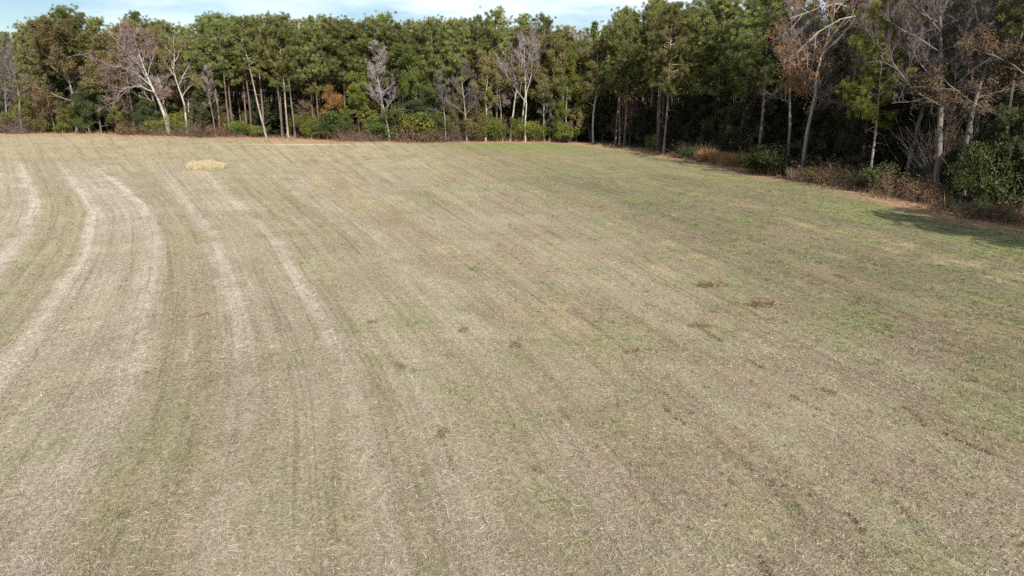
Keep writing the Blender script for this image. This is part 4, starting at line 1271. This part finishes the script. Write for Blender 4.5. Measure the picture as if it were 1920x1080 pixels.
# ------------------------------------------------------------------ shrubs, brambles and grass along the edges
UG = "shrubs along the far edge of the field"
for a in (
    ('shrub3', 'shrub', 8, 249, 205, "olive shrub at the left margin under the bare trees", 0, None),
    ('bramble1', 'bramble', 40, 250, 222, "purplish bramble tangle at the left end of the far edge", 0, 1.2),
    ('shrub3', 'shrub', 68, 249, 195, "olive green shrub left of the two slim pale trunks", 1, None),
    ('shrub4', 'shrub', 118, 250, 226, "low orange-green shrub right of the two slim pale trunks", 2, None),
    ('tall_shrub', 'shrub', 155, 249, 183, "tall yellow-green shrub beneath the broad olive oak", 0, None),
    ('sap_leaf', 'sapling', 222, 250, 195, "little leafy sapling in the dark gap left of the leaning bare tree", 1, None),
    ('bramble0', 'bramble', 268, 252, 222, "brown bramble mound left of the white leaning trunk", 0, 1.2),
    ('shrub4', 'shrub', 292, 251, 212, "olive green shrub at the foot of the white leaning trunk", 1, None),
    ('bramble2', 'bramble', 318, 254, 232, "low rusty-green bramble in front of the white leaning trunk", 2, 1.2),
    ('shrub2', 'shrub', 350, 250, 205, "leafy green shrub round the foot of the forked white tree", .4, None),
    ('bramble1', 'bramble', 362, 255, 230, "grey twiggy bramble in front of the forked white tree", 2, 1.1),
    ('bramble0', 'bramble', 400, 256, 226, "broad brown bramble between the forked white tree and yellow-green bush", 1, 1.4),
    ('shrub2', 'shrub', 452, 256, 222, "bright yellow-green bush left of the leaning pine", 1.4, 1.2),
    ('bramble1', 'bramble', 447, 257, 236, "dark purple twiggy bramble against the bright yellow-green bush", .3, .8),
    ('shrub4', 'shrub', 484, 255, 232, "small yellow-green bush at the foot of the leaning pine", 3, None),
    ('tall_shrub', 'shrub', 583, 260, 204, "tall yellow-green shrub right of the straight pine trunks", 2.2, None),
    ('shrub4', 'shrub', 612, 262, 236, "low lime shrub between the tall yellow-green and dark green shrubs", .8, 1.2),
    ('shrub1', 'shrub', 622, 256, 205, "upper dark green shrub beneath the orange-leaved sapling", .3, None),
    ('shrub0', 'shrub', 646, 260, 217, "round dark green evergreen shrub in mid far edge", 1.9, 1.1),
    ('bramble0', 'bramble', 660, 264, 240, "brown bramble in front of the round dark green shrub", 2.9, 1.3),
    ('shrub1', 'shrub', 722, 262, 216, "wide dark green evergreen shrub below the silver-grey bare tree", 2.5, 1.35),
    ('bramble1', 'bramble', 700, 265, 244, "low russet bramble left of the wide dark green shrub", 1, 1.3),
    ('shrub2', 'shrub', 784, 261, 200, "leafy green shrub under the yellow-olive tree", 2.1, None),
    ('bramble0', 'bramble', 792, 265, 232, "reddish brown bramble mound beneath the yellow-olive tree", 2.1, 1.4),
    ('shrub3', 'shrub', 842, 263, 215, "olive shrub in front of the vine-hung grey tangle", 2.6, None),
    ('bramble1', 'bramble', 852, 265, 236, "purplish grey bramble left of the short brown trunk", 1.7, 1.4),
    ('shrub3', 'shrub', 893, 264, 190, "dark olive shrub close left of the short brown trunk", .1, .8),
    ('shrub2', 'shrub', 930, 265, 215, "yellow-olive shrub right of the short brown trunk", .9, .8),
    ('tall_shrub', 'shrub', 968, 263, 212, "olive-yellow shrub between the sparse olive tree and the forked tree", 3.3, .9),
    ('shrub2', 'shrub', 1000, 265, 222, "bright green shrub at the foot of the slender forked tree", 1.2, 1.0),
    ('tall_shrub', 'shrub', 1047, 266, 212, "yellow-green shrub just before the dark corner of the field", 1.1, .7),
    ('shrub4', 'shrub', 1062, 268, 228, "last sunlit round shrub beside the dark corner", 2.4, .9),
):
    kind, name, px, py, top, label, rot, wide = a
    at_px(kind, name, px, py, top, label, 'sapling' if 'sap' in kind else ('bramble' if 'bramble' in kind else 'shrub'), UG, rot, wide)
UR = "undergrowth along the shaded edge of the field"
for a in (
    ('shrub3', 'shrub', 1222, 281, 248, "yellowish shrub between the two lit pine trunks", .4, .9),
    ('shrub1', 'shrub', 1288, 297, 272, "dark green shrub right of the big full pine", .4, 1.2),
    ('bramble1', 'bramble', 1300, 296, 262, "dark bare bramble behind the russet grass clumps", 2.4, 1.2),
    ('dark_shrub', 'shrub', 1420, 325, 272, "dim green shrub right of the russet grass clumps", 2.9, 1.3),
    ('dark_shrub', 'shrub', 1452, 330, 270, "dark shrub left of the white-stemmed sweeping tree", 1.9, 1.2),
    ('shrub2', 'shrub', 1522, 341, 308, "small sunlit green shrub at the foot of the sweeping tree", .9, 1.1),
    ('bramble0', 'bramble', 1556, 345, 304, "tan-brown bramble between the sweeping tree and layered pine", .9, 1.1),
    ('bramble3', 'bramble', 1590, 351, 300, "dark bramble left of the layered pine", .1, 1.2),
    ('dark_shrub', 'shrub', 1655, 362, 305, "dim shrub right of the grey-white pine trunk", 1.3, 1.3),
    ('bramble0', 'bramble', 1690, 370, 322, "rust-red bramble beneath the mottled trunk", 2.2, .9),
    ('bramble0', 'bramble', 1742, 380, 336, "second rust-red bramble below the vine-wrapped tree", 1.2, .8),
    ('vine_pillar', 'vine_tangle', 1756, 364, 205, "grey-brown pillar of dead vines round the great mauve tree", .5, None),
    ('big_shrub', 'shrub', 1843, 392, 226, "big loose green shrub near the right margin", .9, .85),
    ('bramble3', 'bramble', 1790, 400, 368, "dark bare bramble under the left of the big loose green shrub", 2.6, 1.3),
    ('bramble3', 'bramble', 1850, 412, 380, "dark bramble in front of the big green shrub", 3.6, 1.3),
    ('bramble0', 'bramble', 1908, 420, 382, "brown bramble at the right margin", 1.6, 1.1),
    ('dark_shrub', 'shrub', 1900, 402, 320, "dark shrub behind the brown bramble at the right margin", 1.0, 1.3),
):
    kind, name, px, py, top, label, rot, wide = a
    at_px(kind, name, px, py, top, label, {'bram': 'bramble', 'vine': 'vines'}.get(kind[:4], 'shrub'), UR, rot, wide)

bl = []
for p in walk(RIGHT[1:-2], 1.9, np.random.default_rng(91), 1.4, 7.0):
    px, py_ = to_px(p[0], p[1], 0)
    if 1150 < px < 1925 and all(math.hypot(p[0] - a, p[1] - b) > .8 for a, b in taken):
        bl.append((px, p[0], p[1]))
bl.sort()
cn = {}
for px, x, y in bl:
    kind = ['bramble3', 'dark_shrub', 'bramble3', 'dark_shrub', 'bramble3'][rng.integers(0, 5)]
    w = 'dim evergreen shrub' if kind == 'dark_shrub' else 'dim bramble tangle'
    k = cn.get(w, 0); cn[w] = k + 1
    plant(kind, 'shrub' if kind == 'dark_shrub' else 'bramble', x, y, rng.uniform(.8, 2.3), rng.uniform(0, 6.28), f"{nth[k]} {w} from the left among the shaded right-hand trunks",
          'shrub' if kind == 'dark_shrub' else 'bramble', w + "s among the shaded right-hand trunks", rng.uniform(.8, 1.2))

GR = [make_grass(501, 1.4, 1.1, 1500, 'sedge_rust'), make_grass(502, 1.5, 1.3, 1700, 'sedge_rust'), make_grass(503, 1.0, 1.0, 1200, 'sedge')]


def grass_px(mesh, H0, px, py, top, label, rot=0, sx=1.0, sy=1.0, group=None):
    x, y = ground_at(px, py)
    o = link("dry_grass_clump", mesh)
    o.location = (x, y, gz(x, y)); o.rotation_euler = (0, 0, rot)
    s = (height_at(y, top)) / H0
    o.scale = (sx, sy, s)
    return tag(o, label, 'grass', group)


RU = "russet grass clumps by the shaded wood"
grass_px(GR[0], 1.4, 1325, 302, 272, "russet dry grass clump right of the dark green shrub", .3, 2.0, 1.3, RU)
grass_px(GR[1], 1.5, 1350, 307, 278, "middle russet grass clump in the row before the dark wood", 1.3, 1.7, 1.3, RU)
grass_px(GR[1], 1.5, 1378, 312, 280, "last and widest russet grass clump before the tree shadow on the field", 2.3, 2.1, 1.4, RU)
grass_px(GR[2], 1.0, 1488, 338, 312, "tan grass clump left of the white-stemmed sweeping tree", 2.1, 1.2, 1.0, RU)
grass_px(GR[0], 1.4, 1548, 346, 318, "tan-russet grass right of the small sunlit green shrub", 1.1, 1.3, 1.0, RU)
patch = make_grass(511, 1.0, 2.6, 5200, 'sedge', 1.6)
grass_px(patch, 1.0, 384, 316, 300, "isolated patch of tall tan grass standing in the open field", 0, .95, .75)


def edge_growth():
    """ankle to knee high dry grass, twigs and needle drifts fringing both woods"""
    rng = np.random.default_rng(521)
    G = Geo()
    for line, step in ((FAR[1:], .055), (RIGHT[:-1], .045)):
        p = np.array(list(walk(line, step, rng, -1.1, 3.0)))
        p = np.repeat(p, 3, 0) + rng.normal(0, .15, (len(p) * 3, 2))
        x, y = p[:, 0], p[:, 1]
        k = len(x)
        tall = fbm(x * .35, y * .35, 88, 3)
        L = rng.gamma(2.0, .16, k) * (0.35 + 1.7 * tall)
        c = pick(rng, [(.40, .26, .12), (.30, .17, .08), (.48, .35, .18), (.22, .13, .07), (.26, .22, .09), (.36, .20, .10)], k)
        G.blades(np.stack([x, y, hgt(x, y)], 1), np.stack([rng.normal(0, .5, k), rng.normal(0, .5, k), np.ones(k)], 1), L, rng.uniform(.03, .07, k), c, rng=rng)
    return G


tag(link("edge_grass", edge_growth().mesh("edge_grass", M['straw'])), "low dry grass and needle litter fringing the woods", "grass", kind="stuff")

# ------------------------------------------------------------------ dead weeds lying on the field
def dead_weed(seed):
    rng = np.random.default_rng(seed)
    G = Geo()
    n = 90
    a = rng.uniform(0, 6.28, n); rr = .5 * np.sqrt(rng.random(n))
    p = np.stack([rr * np.cos(a) * 1.3, rr * np.sin(a) * .6, rng.uniform(0, .10, n)], 1)
    d = np.stack([rng.normal(0, .8, n), rng.normal(0, .5, n), rng.uniform(-.05, .7, n)], 1)
    c = pick(rng, [(.29, .175, .10), (.23, .14, .085), (.38, .26, .16), (.17, .11, .075)], n)
    G.blades(p, d, rng.uniform(.12, .38, n), rng.uniform(.02, .05, n), c, rng=rng)
    return G.mesh("dead_weed", M['weed'])


DW = [dead_weed(k) for k in (531, 532, 533)]
for k, (px, py, s, label) in enumerate((
    (1336, 536, 1.9, "biggest red-brown dead weed, above the middle of the right half of the field"),
    (1432, 571, 1.9, "wide red-brown dead weed right of and below the biggest one"),
    (702, 604, .8, "small upright rusty weed in the middle of the field"),
    (868, 621, .9, "flat orange-brown weed right of the small upright rusty weed"),
    (966, 649, 1.0, "flat brown weed near the centre of the field"),
    (752, 690, .9, "thin red-brown weed below the small upright rusty one"),
    (1552, 736, .8, "rusty weed on the darker lower right field"),
    (1820, 716, .6, "small brown weed near the right margin"),
    (1310, 612, 1.0, "brown weed streak below the wide red-brown one"),
    (1186, 660, .9, "orange-tan weed right of the centre"),
    (382, 592, .7, "lone reddish weed on the left between pale chaff rows"),
    (830, 812, .7, "dark brown weed stalks low in the middle of the field"),
    (1575, 520, 1.0, "dark brown weed clod on the upper right field"),
    (1010, 880, .6, "small orange weed low and right of the middle"),
)):
    x, y = ground_at(px, py)
    o = link("dead_weed", DW[k % 3])
    o.location = (x, y, gz(x, y) + .01); o.rotation_euler = (0, 0, 0.4 * k); o.scale = (s * .7, s * .7, s * .75)
    tag(o, label, 'weed', "dead weeds on the field")
print("deep trees", n_deep, "behind", sum(len(v) for v in rows.values()))
